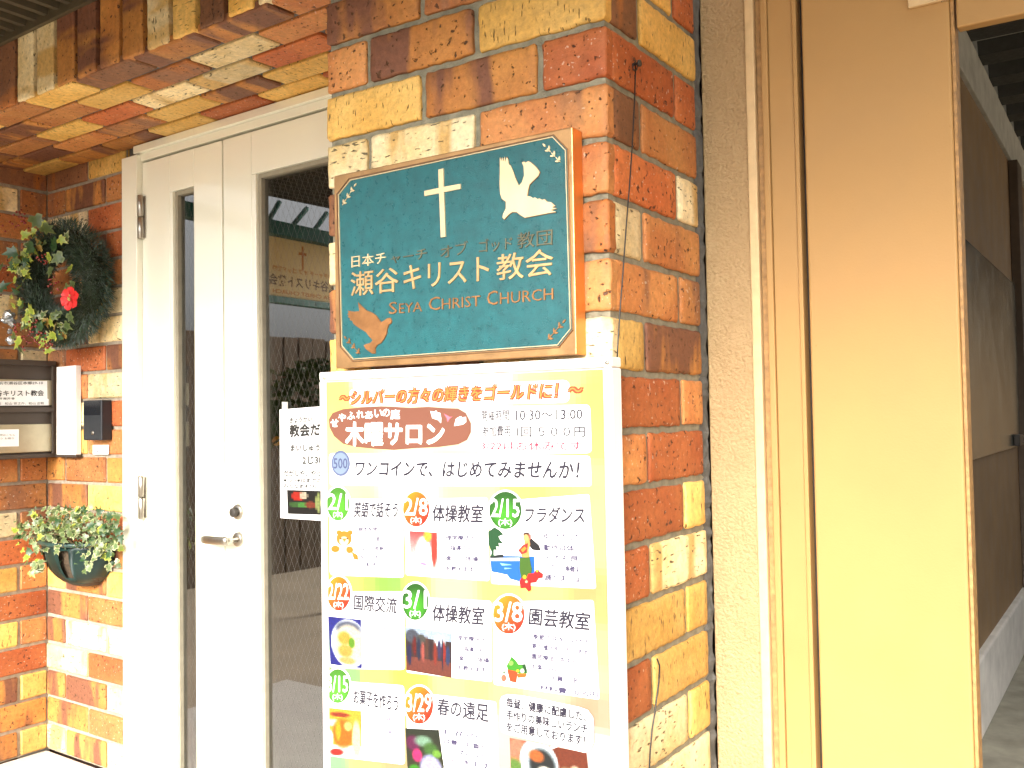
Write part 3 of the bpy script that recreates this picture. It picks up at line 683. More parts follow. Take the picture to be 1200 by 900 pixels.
# flyer
FY = -NB+.0035; T = onY(FY)
fly = thing('flyer', 'colourful Thursday salon flyer with nine date circles in the notice board', 'flyer', (-.27, FY, -.72))
fx0, fx1, fz1 = T(382.5, 500).x, T(708, 500).x, T(384, 448).z; fz0 = -.74
keys = [(395, 460, (.9, .86, .45)), (430, 445, (.95, .95, .9)), (560, 440, (.95, .95, .92)), (660, 450, (.86, .93, .52)), (700, 470, (.72, .86, .38)), (640, 465, (.95, .93, .6)), (390, 530, (.93, .9, .55)), (560, 500, (.95, .95, .85)), (700, 520, (.8, .88, .4)), (400, 572, (.95, .93, .62)), (480, 572, (.95, .96, .8)), (560, 573, (.93, .93, .6)), (610, 575, (.72, .88, .40)), (690, 578, (.76, .90, .48)), (383, 640, (.55, .72, .25)), (386, 680, (.9, .87, .25)), (415, 682, (.93, .9, .35)), (450, 682, (.50, .78, .25)), (462, 680, (.50, .78, .28)), (433, 682, (.6, .82, .3)), (630, 577, (.66, .86, .4)), (655, 577, (.74, .88, .45)), (384, 610, (.6, .78, .3)), (384, 720, (.75, .8, .3)), (384, 760, (.55, .74, .3)), (706, 600, (.82, .90, .5)), (560, 570, (.9, .93, .6)), (700, 800, (.93, .75, .55)), (480, 682, (.66, .82, .35)), (530, 687, (.93, .93, .6)), (590, 690, (.93, .88, .4)), (640, 695, (.93, .9, .45)), (690, 697, (.88, .62, .36)), (702, 640, (.92, .92, .50)), (703, 705, (.80, .66, .38)), (703, 760, (.93, .88, .5)), (385, 790, (.5, .72, .35)), (410, 792, (.5, .70, .42)), (440, 795, (.88, .88, .4)), (480, 797, (.93, .88, .28)), (530, 800, (.93, .9, .5)), (560, 805, (.93, .85, .45)), (590, 812, (.90, .66, .5)), (640, 812, (.90, .72, .62)), (695, 828, (.88, .58, .45)), (705, 830, (.90, .62, .5)), (580, 860, (.92, .72, .68)), (700, 880, (.93, .82, .78)), (580, 895, (.90, .66, .66)), (385, 850, (.45, .68, .62)), (385, 895, (.5, .70, .5)), (430, 893, (.70, .66, .42)), (470, 895, (.66, .60, .4)), (700, 560, (.88, .92, .5))]
KP = [(T(x, y), c) for x, y, c in keys]
def bgcol(u, v):
    p = Vector((fx0+(fx1-fx0)*u, FY, fz1+(fz0-fz1)*v)); s = 0; c = [0, 0, 0]
    for q, k in KP:
        w_ = 1/((p-q).length_squared+.00003)**2.4; s += w_; c = [c[i]+w_*k[i] for i in range(3)]
    return K([x/s*.90+.10 for x in c])
class PlaneXZ:      # the flyer's own rectangle
    pass
def rawpl(x, z): return Vector((x, FY, z))
picture('sheet', rawpl, [(fx0, fz1), (fx1, fz1), (fx1, fz0), (fx0, fz0)], NF, bgcol, 60, 84, fly, 0, label='printed sheet with soft green, yellow and pink bands')
wp = flat('white_print', (.90, .90, .90))
def rr(pl, x0, y0, x1, y1, x2, y2, x3, y3, r=.12):     # rounded quad TL TR BR BL
    q = [Vector((x0, y0, 0)), Vector((x1, y1, 0)), Vector((x2, y2, 0)), Vector((x3, y3, 0))]; out = []
    for i in range(4):
        a, b, c = q[i-1], q[i], q[(i+1) % 4]; e = min((a-b).length, (c-b).length)*r
        pa = b+(a-b).normalized()*e; pc = b+(c-b).normalized()*e
        for t in (0, .33, .66, 1): p = pa*(1-t)**2+b*2*t*(1-t)+pc*t*t; out.append(pl(p.x, p.y))
    return out
WB = [((410, 456), (668, 445), (668, 472), (410, 476), .3), ((560, 477), (692, 474), (694, 531), (560, 534), .1), ((386, 531), (692, 534), (694, 570), (387, 569), .12),
      ((386, 584), (472, 585), (474, 677), (387, 674), .05), ((474, 585), (572, 583), (574, 681), (476, 674), .03), ((574, 588), (691, 579), (699, 690), (576, 684), .03),
      ((386, 693), (474, 693), (475, 785), (387, 783), .05), ((476, 699), (576, 704), (577, 799), (477, 788), .03), ((578, 705), (696, 703), (703, 820), (579, 802), .03),
      ((387, 797), (474, 803), (475, 896), (387, 886), .05), ((477, 810), (582, 822), (586, 930), (478, 915), .03)]
for a, b, c, d, r_ in WB:
    bm = bmesh.new(); poly(bm, rr(T, *a, *b, *c, *d, r_), NF, .00100); obj('white_box', bm, wp, fly)
L1 = .0014
def fl(items, mat, off=.0, lift=L1, name='lettering', shear=0, label=None): return letters(T, NF, fly, mat, items, lift=lift, off=off, name=name, shear=shear, label=label)
redi = flat('red_orange_ink', (.27, .034, .008)); yeli = flat('yellow_ink', (.36, .19, .035)); pink = flat('pink_ink', (.24, .012, .05)); white = flat('white_ink', (.9, .9, .9))
brown = flat('clay_brown_ink', (.15, .052, .03)); gi = flat('green_ink', (.16, .52, .09)); gi2 = flat('light_green_ink', (.30, .70, .14)); oi_ = flat('orange_badge_ink', (.85, .25, .02)); yi = flat('amber_badge_ink', (.92, .50, .04))
t1 = ('～シルバーの方々の輝きをゴールドに！～', 398, 475, 682, 466, 17, 19)
fl([t1], redi, .105, L1, shear=2); fl([t1], yeli, .006, L1+.0004, shear=2)
lg = [(40, 210), (70, 160), (150, 130), (300, 115), (450, 108), (560, 112), (680, 120), (820, 112), (950, 122), (1050, 125), (1110, 160), (1150, 240), (1150, 310), (1120, 370), (1050, 405), (900, 425), (700, 435), (550, 448), (400, 440), (250, 425), (150, 400), (80, 340), (45, 270)]
bm = bmesh.new(); poly(bm, [T(380+x/6.667, 460+y/6.667)+NF*.0006 for x, y in lg], NF, .0008); obj('logo_blob', bm, brown, fly)
def q6(x, y): return 380+x/6.667, 460+y/6.667
ch = []
for s, x, y in (('せ', 85, 240), ('や', 145, 197), ('ふ', 215, 182), ('れ', 288, 172), ('あ', 355, 177), ('い', 428, 165), ('の', 488, 160), ('庭', 560, 172)):
    X_, Y_ = q6(x, y); w_ = 4.4 if s != '庭' else 5.5; ch.append((s, X_-w_, Y_+w_, X_+w_, Y_+w_-.5, w_*2, w_*2))
fl(ch, white, .035, .0018); fl([('木曜サロン', 406, 522, 521, 521.5, 27, 27)], white, .05, .0018)
bm = bmesh.new()
for hand_ in ([(835, 145), (865, 150), (880, 140), (890, 155), (912, 160), (920, 200), (918, 240), (895, 215), (850, 200)], [(1020, 262), (1035, 205), (1070, 185), (1085, 195), (1112, 190), (1115, 230), (1090, 250)]):
    bm = bmesh.new(); poly(bm, [T(*q6(*p))+NF*.0014 for p in hand_], NF, .0006); obj('hand_picture', bm, white, fly)
bm = bmesh.new(); poly(bm, [T(*q6(*p))+NF*.0014 for p in [(940, 165), (970, 180), (985, 190), (1008, 188), (985, 205), (970, 232), (962, 200)]], NF, .0006); obj('sprout_picture', bm, flat('pink_print', (.7, .12, .18)), fly)
fl([('開催時間', 565, 493.5, 597, 492.5, 12.5), ('参加費用', 566, 512, 598.5, 511, 12.5)], slate, .02); fl([('10:30～13:00', 605, 492.5, 683, 491, 11.5), ('1回 ５００円', 606, 512, 686, 512, 12)], slate, .022)
fl([('3/22はお休みです。', 564, 527.5, 690, 528, 10.5, 11)], pink, .02)
bm = bmesh.new(); poly(bm, [p+NF*.0012 for p in ring_poly(T, 400, 543, 11, 15)], NF, .0004); obj('coin_picture', bm, flat('coin_blue', (.07, .09, .18)), fly)
bm = bmesh.new(); poly(bm, [p+NF*.0016 for p in ring_poly(T, 400, 543, 9, 12.5)], NF, .0003); obj('coin_picture', bm, flat('coin_grey', (.14, .19, .28)), fly)
fl([('500', 392, 549, 408, 549, 12)], flat('coin_dark', (.04, .05, .13)), .02, .0021)
fl([('ワンコインで、はじめてみませんか！', 416, 557.5, 678, 561, 17, 20)], slate, .035, shear=2)
def badge(cx, cy, rx, ry, s, c1, c2, hs):
    bm = bmesh.new(); poly(bm, [p+NF*.0011 for p in ring_poly(T, cx, cy, rx+2, ry+2.2)], NF, .0003); b0 = obj('date_badge', bm, wp, fly)
    # two-tone print: dark rim fading to a bright middle
    me = bpy.data.meshes.new('disc'); vs = []; fs = []; cs = []
    rings = 6; n = 28; c0 = T(cx, cy)
    P_ = [[T(cx+rx*k/rings*cos(2*pi*a/n), cy+ry*k/rings*sin(2*pi*a/n))+NF*.0017-c0 for a in range(n)] for k in range(rings+1)]
    for k in range(rings):
        for a in range(n):
            i = len(vs); b = (a+1) % n; vs += [P_[k][a], P_[k+1][a], P_[k+1][b], P_[k][b]]; fs.append((i, i+1, i+2, i+3))
            for kk, aa in ((k, a), (k+1, a), (k+1, b), (k, b)):
                u = kk/rings*cos(2*pi*aa/n); v = kk/rings*sin(2*pi*aa/n)
                t = min(1, max(0, .5+.5*(u*.7+v*.7))) if c1 == 'o' else min(1, (u*u+(v-.25)**2))
                A_, B_ = ((.93, .58, .03), (.86, .13, .01)) if c1 == 'o' else ((.25, .66, .10), (.10, .33, .04)) if c2 < 1 else ((.34, .74, .16), (.26, .52, .14))
                cs.append([(A_[i_]*(1-t)+B_[i_]*t)**2.0*.48 for i_ in range(3)])
    me.from_pydata(vs, [], fs); at = me.color_attributes.new('ink', 'FLOAT_COLOR', 'CORNER')
    for i, c in enumerate(cs): at.data[i].color = (*c, 1)
    me.materials.append(vcol('printed_photo')); o = bpy.data.objects.new('disc', me); o.matrix_world = Matrix.Translation(c0); link(o, b0)
    bm = bmesh.new(); k = rx*.86
    text(bm, T, NF, s, cx-k, cy+hs*.35, cx+k, cy+hs*.35+.5, hs, lift=.0022, off=.02); text(bm, T, NF, '(木)', cx-rx*.42, cy+ry*.84, cx+rx*.42, cy+ry*.86, ry*.42, lift=.0022, off=.015)
    obj('lettering', bm, white, b0)
for a in ((397, 590.5, 13.3, 19.5, '2/1', 'g', 1, 19), (488.5, 596.5, 15.5, 20.5, '2/8', 'o', 0, 20), (593, 598, 19, 22, '2/15', 'g', 0, 21), (397.7, 695.5, 13.8, 20, '2/22', 'o', 1, 19), (487.5, 705, 15.5, 21.5, '3/1', 'g', 0, 21), (597, 720, 18.5, 22.5, '3/8', 'o', 0, 23), (396.6, 803.7, 14, 20, '3/15', 'g', 1, 19), (492, 826, 16.5, 22, '3/29', 'o', 0, 21)): badge(*a)
fl([('英語で話そう', 415, 606, 466, 606.5, 18, 18)], slate, .03, shear=1.5); fl([('体操教室', 507, 611, 566, 612.5, 20, 21)], slate, .03, shear=1.5); fl([('フラダンス', 615, 612, 685, 613, 18, 19)], slate, .03, shear=1.5)
fl([('国際交流', 415, 714.5, 465, 719, 18, 19)], slate, .03, shear=1); fl([('体操教室', 507, 727.5, 567, 732.5, 20, 21)], slate, .03, shear=1.5); fl([('園芸教室', 620, 732, 691, 739, 20, 21)], slate, .03, shear=1.5)
fl([('お菓子を作ろう', 415, 824, 467, 834, 17, 19)], slate, .03, shear=.5); fl([('春の遠足', 513, 837, 573, 846, 19, 21)], slate, .03, shear=.5); fl([('イングリッシュガーデン', 510, 847, 581, 860, 6, 7)], pale, .0)
fl([('絵本を使い', 421, 622.5, 448, 622.5, 5), ('たのしく遊び', 424, 634, 450, 634, 5), ('ながら英語', 424, 645, 450, 645, 5), ('を少しずつ', 423, 655, 450, 655.5, 5), ('話そう', 430, 664, 448, 664, 5)], pale, .05)
fl([('理学療法士', 523, 633, 558, 633.5, 6), ('ご指導のもと', 523, 645, 560, 645, 6), ('楽しい体操', 523, 657, 561, 658, 6), ('を教えます', 523, 669, 556, 670, 6)], pale, .05)
fl([('ゆったりした', 638, 632, 680, 633, 7), ('動作は体に', 638, 645, 682, 646, 7), ('とても良い', 640, 657, 688, 658, 7), ('ご一緒に', 641, 668, 686, 671, 7), ('踊りましょう', 639, 680, 690, 683, 7)], pale, .05)
fl([('餃子', 429, 730, 436, 730, 5), ('世界の料理', 430, 738, 462, 740, 5), ('みんなで作り', 430, 750, 465, 752, 5), ('いろいろな', 430, 762, 462, 764, 5), ('話をします', 430, 779, 455, 781, 5)], flat('faint_ink', (.12, .11, .17)), .03)
fl([('理学療法士', 536, 750, 570, 753, 6), ('ご指導のもと', 540, 763, 572, 765.5, 6), ('楽しい体操', 538, 774, 574, 777, 6), ('を教えます', 537, 785, 570, 788, 6)], pale, .05)
fl([('季節の花をいけたり', 625, 749, 692, 756, 6.5), ('寄り植えをいたします', 624, 760, 690, 768, 6.5), ('園芸療法の先生と', 624, 772, 676, 779, 6.5), ('お楽しみに', 624, 784, 656, 788, 6.5), ('定員 15名', 645, 797, 678, 801, 6.5), ('材料費 1000円', 633, 809, 701, 818, 7)], pale, .05)
fl([('先生と一緒に', 432, 843, 464, 846, 5), ('おいしい菓子', 433, 857, 466, 861, 5), ('を焼きます', 434, 871, 466, 876, 5)], flat('faint_ink', (0, 0, 0)), .03)
fl([('お花の', 519, 860, 560, 866, 6), ('は春にも香り', 521, 871, 570, 879, 6), ('こちらへ', 528, 883, 575, 890, 6), ('いきます', 530, 894, 575, 901, 6)], pale, .05)
# pictures
def shapes(name, items, label=None, base=.0012):
    mats = []; bm = bmesh.new()
    for i, (col, pts) in enumerate(items):
        nm = 'print_%02x%02x%02x' % tuple(int(c*255) for c in col); nm = 'printed_colour_'+nm[6:]; mats.append(flat(nm, tuple(.5*x**2.0 for x in col))); poly(bm, [T(*p)+NF*(base+i*.00012) for p in pts], NF, .0003, i)
    return obj(name, bm, mats, fly, label=label)
def el(cx, cy, rx, ry, n=16, a0=0): return [(cx+rx*cos(2*pi*k/n+a0), cy+ry*sin(2*pi*k/n+a0)) for k in range(n)]
org = (.93, .48, .07); lo_ = (.97, .72, .3)
shapes('bear_picture', [(org, el(398, 624, 3, 3)), (org, el(411, 624, 3, 3)), (org, el(404, 631, 9, 9)), ((.93, .85, .7), el(404, 634, 5.5, 5.5)), (org, [(402, 631), (407, 631), (404.5, 635)]), ((.1, .08, .1), el(400.5, 631, .9, 1)), ((.1, .08, .1), el(408, 631, .9, 1)), ((.93, .88, .8), el(404, 645, 8, 7)), (org, el(394, 643, 5, 4)), (org, el(411, 644, 4, 4)), (org, [(413, 646), (420, 650), (421, 656), (416, 655)])], 'small orange teddy bear drawing')
fl([('Hello!', 396, 661, 409, 661.5, 3.5)], pale, .0)
picture('figure_picture', T, [(481, 622), (513, 624), (513, 672), (482, 668)], NF, blend(lambda u, v: [.85-.0*v, .25+.65*min(1, v*1.3), .25+.65*min(1, v*1.3)], [(.5, .62, .3, .5, (.93, .9, .88), .2), (.66, .1, .14, .14, (.93, .66, .2), .2), (.9, .4, .1, .45, (.85, .22, .18), .3), (.5, .8, .12, .03, (.5, .35, .7), .3)]), 20, 28, fly, .0012)
palm = [(147, 405), (195, 370), (235, 395), (265, 425), (225, 440), (240, 470), (265, 495), (225, 490), (235, 520), (205, 515), (215, 545), (190, 540), (190, 580), (205, 590), (165, 590), (175, 560), (150, 500)]
c3 = lambda pts: [(550+x/6.43, 560+y/6.43) for x, y in pts]
shapes('hula_picture', [((.03, .38, .90), c3([(160, 585), (495, 590), (497, 700), (480, 770), (380, 780), (310, 760), (290, 730), (170, 705)])), ((.9, .93, .95), c3([(162, 603), (385, 600), (390, 625), (165, 625)])), ((.55, .85, .9), c3([(235, 640), (330, 655), (250, 660)])), ((.55, .85, .9), c3([(270, 675), (328, 680), (270, 688)])), ((.02, .10, .12), c3([(162, 585), (260, 575), (265, 600), (165, 603)])), ((.01, .28, .12), c3(palm)),
 ((.03, .025, .06), c3([(440, 470), (475, 455), (530, 505), (545, 545), (520, 548), (480, 540), (450, 500)])), ((.93, .62, .32), c3([(420, 450), (455, 440), (465, 500), (455, 540), (460, 600), (400, 595), (395, 560), (420, 500)])), ((.25, .12, .06), c3(el(437, 428, 26, 20))), ((.93, .66, .40), c3(el(434, 450, 20, 26))), ((.85, .35, .30), c3([(455, 418), (472, 430), (470, 465), (456, 455)])),
 ((.80, .10, .10), c3([(375, 545), (410, 505), (450, 490), (440, 560), (400, 575)])), ((.93, .55, .15), c3([(395, 540), (425, 515), (440, 530), (410, 560)])), ((.22, .38, .03), c3([(388, 600), (462, 595), (480, 680), (470, 760), (400, 760), (385, 680)])),
 ((.85, .05, .02), c3([(385, 780), (400, 750), (440, 765), (450, 720), (495, 715), (510, 690), (530, 690), (540, 705), (565, 720), (560, 750), (530, 755), (510, 785), (470, 790), (475, 840), (455, 855), (430, 825), (395, 830)])), ((.95, .7, .1), c3(el(425, 745, 14, 16))), ((.95, .7, .1), c3(el(520, 700, 8, 10))), ((.95, .8, .6), c3(el(440, 780, 10, 10)))], 'hula dancer drawing with palm, blue sea and red flowers')
picture('bowl_photo', T, [(385.5, 722), (424, 726), (425, 783), (388, 778)], NF, blend(lambda u, v: (.10, .12, .48), [(.62, .52, .56, .50, (.85, .88, .93), .04), (.6, .22, .38, .16, (.30, .33, .42), .35), (.62, .56, .46, .42, (.85, .80, .68), .2), (.48, .42, .2, .14, (.85, .58, .22), .4), (.5, .68, .22, .13, (.85, .58, .25), .4), (.7, .5, .10, .11, (.35, .55, .10), .4), (.55, .88, .25, .07, (.85, .6, .35), .4)]), 30, 40, fly, .0012, label='photo of a bowl of dumpling soup')
gb = [(.2+.09*i, .42+.05*(i % 3), .045, .22+.03*(i % 2), [(.35, .05, .05), (.10, .12, .22), (.6, .28, .25), (.30, .18, .14), (.16, .09, .12), (.5, .15, .1), (.2, .16, .3), (.55, .12, .08), (.15, .2, .35)][i % 9], .4) for i in range(9)]
picture('group_photo', T, [(476, 734), (530, 742), (530, 794), (477, 785)], NF, blend(lambda u, v: (.60, .68, .78) if v < .2 else (.20, .14, .15) if v < .66 else (.42, .20, .16), [(.15, .2, .15, .16, (.25, .27, .32), .2), (.35, .24, .1, .12, (.25, .25, .24), .3), (.75, .22, .12, .14, (.80, .9, .95), .4)]+gb+[(.8, .5, .015, .4, (.12, .1, .2), .3), (.08, .62, .05, .25, (.1, .1, .25), .3)]), 34, 30, fly, .0012, label='photo of a group standing in a hall')
c5 = lambda pts: [(550+x/6, 670+y/6) for x, y in pts]
shapes('flowerpot_picture', [((.20, .55, .08), c5([(265, 660), (300, 595), (330, 620), (350, 650), (400, 650), (412, 710), (370, 730), (330, 700), (275, 690)])), ((.85, .25, .05), c5([(268, 685), (345, 700), (335, 780), (290, 770)])), ((.88, .38, .08), c5([(340, 715), (410, 715), (400, 740), (345, 745)])), ((.9, .8, .15), c5(el(345, 695, 12, 10))), ((.9, .92, .85), c5(el(378, 695, 15, 16))), ((.03, .25, .08), c5([(375, 650), (395, 645), (412, 690), (400, 715)])), ((.85, .4, .3), c5(el(247, 745, 19, 25))), ((.1, .35, .1), c5([(240, 700), (260, 695), (250, 725)])), ((.3, .3, .45), c5([(300, 490), (315, 525), (305, 525)])), ((.4, .4, .6), c5([(352, 515), (358, 520), (340, 545)])), ((.5, .75, .3), c5(el(300, 640, 18, 18)))], 'drawing of flowers in orange pots')
picture('cake_photo', T, [(386, 829), (424, 833), (425, 888), (386, 886)], NF, blend(lambda u, v: (.93, .62, .18) if v < .75 else (.90, .86, .84), [(.15, .3, .28, .07, (.93, .85, .8), .5), (.35, .12, .3, .05, (.55, .2, .1), .4), (.45, .5, .33, .3, (.85, .38, .04), .3), (.85, .6, .13, .38, (.93, .84, .62), .3), (.6, .35, .12, .1, (.93, .7, .4), .4), (.25, .9, .2, .07, (.75, .12, .10), .4), (.3, .45, .08, .2, (.93, .6, .1), .4), (.05, .65, .10, .2, (.93, .9, .85), .3)]), 28, 36, fly, .0012, label='photo of a sliced golden cake')
picture('garden_photo', T, [(476, 853), (515, 855), (526, 935), (480, 930)], NF, blend(lambda u, v: (.12+.1*v, .15+.06*v, .10), [(.2, .22, .2, .12, (.35, .08, .25), .4), (.5, .18, .25, .08, (.45, .6, .5), .6), (.7, .3, .2, .1, (.22, .38, .15), .5), (.3, .4, .14, .1, (.75, .15, .4), .4), (.65, .6, .3, .22, (.66, .66, .9), .3), (.2, .62, .15, .08, (.2, .5, .1), .4), (.85, .36, .12, .06, (.4, .6, .2), .4), (.6, .85, .3, .1, (.6, .6, .85), .4)]), 26, 44, fly, .0012, label='photo of garden flowers')
lunch = [(598, 864), (688, 882), (694, 935), (600, 915)]
picture('lunch_photo', T, lunch, NF, blend(lambda u, v: (.42, .17, .08), [(.1, .35, .14, .5, (.85, .45, .35), .5), (.05, .7, .15, .25, (.35, .5, .2), .5), (.38, .45, .25, .55, (.75, .82, .86), .06), (.42, .5, .17, .38, (.10, .12, .13), .3), (.35, .3, .1, .14, (.7, .35, .15), .4), (.45, .75, .13, .25, (.85, .82, .78), .2), (.72, .62, .09, .2, (.6, .5, .4), .3), (.84, .55, .08, .2, (.75, .68, .6), .3), (.62, .8, .08, .2, (.5, .4, .33), .3), (.9, .8, .08, .2, (.6, .5, .42), .3)]), 50, 30, fly, .0012, label='photo of a lunch tray with rice balls')
c8 = lambda pts: [(500+x/5, 720+y/5) for x, y in pts]
bub = [(437, 500), (448, 478), (480, 466), (560, 472), (700, 498), (900, 540), (950, 558), (980, 600), (986, 660), (984, 745), (965, 790), (930, 806), (780, 770), (712, 796), (742, 762), (480, 700), (448, 685), (436, 655)]
bm = bmesh.new(); poly(bm, [T(*p)+NF*.0024 for p in c8([((x-710)*1.008+710, (y-630)*1.012+630) for x, y in bub])], NF, .0003); obj('speech_bubble', bm, flat('maroon_line_ink', (.45, .25, .25)), fly)
bm = bmesh.new(); poly(bm, [T(*p)+NF*.0028 for p in c8(bub)], NF, .0003); obj('speech_bubble', bm, wp, fly)
fl([('毎昼、健康に配慮した、', 595, 827.5, 688, 845, 11, 12), ('手作りの美味しいランチ', 595, 842, 690, 859.5, 11, 12), ('をご用意しております！', 595, 856, 687, 873, 11, 12)], slate, .05, .0034)
# ================================================================== WIRE ON THE PILLAR SIDE
XS = onX(.006)
wr = thing('black_wire', 'thin black wire hanging from a nail in the pillar side', 'wire', XS(723, 425))
bm = bmesh.new(); pts = [(745, 77), (743.5, 120), (741, 170), (737.5, 220), (733.5, 270), (730, 320), (726.5, 365), (724, 405), (723, 424)]
pw = [XS(*p) for p in pts]; tube(bm, pw, .0011, 6); obj('wire', bm, flat('black_plastic', (.012, .012, .012), .4), wr, True)
bm = bmesh.new(); c = XS(745, 75); tube(bm, [c-AX*.012, c+AX*.004, c+AX*.005, c+AX*.008], [.0022, .0022, .0055, .005], 10); obj('nail', bm, dark_steel, wr, True)
bm = bmesh.new(); p = [XS(745.5, 71), XS(741.5, 76), XS(742, 82), XS(746, 82), XS(747.5, 77), XS(745, 74)]; tube(bm, p, .0011, 6); obj('knot', bm, MATS['black_plastic'], wr, True)
# crack-hung cord stub lower down
cs = thing('thin_cord', 'short dark cord curling out of a mortar joint low on the pillar side', 'cord', XS(761, 896))
bm = bmesh.new(); tube(bm, [XS(*p) for p in ((770, 772), (773, 780), (772, 800), (769, 822), (767, 838), (764, 856), (762, 880), (761, 899), (760, 925))], .0013, 6); obj('cord', bm, MATS['black_plastic'], cs, True)
# ================================================================== RENDERED WALL, BEIGE FRAME AND PANEL
SY = .365
U = onY(SY)
stucco = None
m_, nt_, bs_ = newmat('beige_stucco'); v_ = mapping(nt_)
bs_.inputs['Roughness'].default_value = .9
f1 = noise(nt_, v_, 190, 3, .55); f2 = noise(nt_, v_, 3, 4)
nt_.links.new(mix(nt_, .5, ramp(nt_, f2, [(.3, (.39, .265, .13)), (.7, (.48, .335, .175))]), ramp(nt_, f1, [(.3, (.80, .78, .74)), (.6, (1, 1, 1))]), 'MULTIPLY'), bs_.inputs['Base Color'])
bump(nt_, bs_, f1, 1.0, .006); stucco = m_
beige = plain('beige_painted_steel', (.41, .24, .088), .55, var=.08, vscale=2.2, bmp=.12, bscale=260, coat=.0, dirt=((.27, .13, .035), 150, .665), spec=.3)
beige_pale = plain('pale_beige_edge', (.62, .45, .24), .6, var=.1, vscale=40, bmp=.3)
brown_edge = plain('worn_brown_edge', (.36, .20, .07), .6, var=.35, vscale=90, bmp=.4)
def ux(px): return U(px, 400).x
# grid wall so the relief is real at the silhouette
sw = Box('stucco_wall', (-.003, ux(882), SY, SY+.14, GZ-.01, 1.6), stucco, None, bv=.003, seg=2); tag(sw, 'narrow strip of beige rough rendered wall beside the pillar', 'wall')
bf = thing('beige_door_frame', 'beige painted steel side frame between the rendered wall and the panel', 'door frame', (ux(915), SY, GZ))
Box('plaster_bead', (ux(882)+.0006, ux(893), SY-.004, SY+.1, GZ, 1.6), beige_pale, bf, bv=.002)
Box('weathered_groove', (ux(893)+.0006, ux(901), SY+.006, SY+.1, GZ, 1.6), brown_edge, bf, bv=.001)
Box('frame_lip', (ux(901)+.0006, ux(909), SY-.006, SY+.1, GZ, 1.6), beige, bf, bv=.002)
Box('frame_face', (ux(909)+.0006, ux(938), SY-.001, SY+.1, GZ, 1.6), beige, bf, bv=.0015)
Box('frame_stop', (ux(938)+.0006, ux(943.5), SY-.004, SY+.1, GZ, 1.6), beige, bf, bv=.0015)
Box('gap_shade', (ux(943.5)+.0006, ux(949.5), SY+.02, SY+.1, GZ, 1.6), gap, bf, bv=0)  # dark strip painting the shade between frame and panel
PX0, PX1 = ux(949.5)+.0006, ux(1131)
pan = thing('beige_panel', 'tall beige painted steel door panel right of the dark gap', 'door panel', ((PX0+PX1)/2, SY, GZ))
Box('panel_sheet', (PX0, PX1-.006, SY-.004, SY+.035, GZ+.02, 1.6), beige, pan, bv=.004, seg=3)
Box('panel_edge', (PX1-.0054, PX1, SY-.002, SY+.035, GZ+.02, 1.6), brown_edge, pan, bv=.0012)
U2 = onY(SY-.006)
cx0, cx1 = U2(1065, 12).x, U2(1121, 0).x
Box('card_holder', (cx0, cx1, SY-.012, SY-.0045, U2(1065, 11).z, U2(1065, 11).z+.05), beige_pale, pan, bv=.001)
letters(onY(SY-.0125), NF, pan, slate, [('8-11-2', 1103, 3.0, 1110, 2.0, 2.0)], lift=.0005, off=.01)
hd = Box('header_beam', (PX1+.003, 1.4, SY-.004, SY+.02, U(1125, 33).z, 1.6), beige, None, bv=.003); tag(hd, 'beige beam across the top of the side passage opening', 'beam')
# ================================================================== SIDE PASSAGE
WX = .02; Wp = onX(WX); ZR = 1.64
pwm = plain('passage_brown_wall', (.29, .19, .10), .7, var=.15, vscale=6)
grey = plain('passage_grey_plaster', (.52, .51, .46), .8, var=.2, vscale=10, bmp=.3)
pw_ = thing('passage_wall', 'dim brown wall along the left of the side passage', 'wall', (WX-.05, 3.4, GZ))
Box('wall_face', (WX-.1, WX, .60, 9.5, GZ+.30, 1.42), pwm, pw_, bv=0)
Box('upper_band', (WX-.1, WX+.02, .60, 9.5, 1.4205, ZR-.0), grey, pw_, bv=.004)
Box('kerb', (WX-.1, WX+.03, .60, 9.5, GZ-.01, GZ+.2995), plain('passage_kerb', (.75, .74, .70), .8, var=.15, vscale=8), pw_, bv=.01)
metal = plain('dull_reflective_metal', (.20, .23, .21), .22, metal=.85, var=.3, vscale=3)
ms = thing('metal_door', 'dull grey metal door sheet set in the passage wall', 'door', (WX, 4.0, Wp(1143, 537).z))
Box('sheet', (WX+.001, WX+.02, 3.0, Wp(1187, 400).y, Wp(1165, 530).z, .70), metal, ms, bv=.002)
Box('post', (WX+.001, WX+.05, Wp(1188, 400).y, Wp(1188, 400).y+.22, GZ+.30, 1.415), plain('passage_post', (.10, .07, .045), .6), ms, bv=.004)
Box('hinge', (WX+.021, WX+.05, Wp(1183, 518).y, Wp(1187, 518).y, Wp(1186, 522).z, Wp(1186, 509).z), dark_steel, ms, bv=.003)
pr = thing('passage_roof', 'corrugated grey roof with dark crosswise ribs over the side passage', 'roof', (1., 4, ZR))
Box('sheet', (WX-.1, 2.2, .60, 9.5, ZR+.05, ZR+.07), grey, pr, bv=0)
y = .75
while y < 9.2:
    bm = bmesh.new(); hexa(bm, [(WX+.021, y, ZR-.01), (2.2, y, ZR-.01), (2.2, y+.15, ZR-.01), (WX+.021, y+.15, ZR-.01), (WX+.021, y-.03, ZR+.0495), (2.2, y-.03, ZR+.0495), (2.2, y+.18, ZR+.0495), (WX+.021, y+.18, ZR+.0495)]); bmesh.ops.recalc_face_normals(bm, faces=bm.faces)
    obj('rib', bm, plain('dark_roof_rib', (.035, .035, .03), .7), pr); y += .36
ew = Box('end_wall', (-.1, 2.3, 9.5, 9.6, GZ, 1.69), pwm, None, bv=0); tag(ew, 'dark wall closing the far end of the side passage', 'wall')
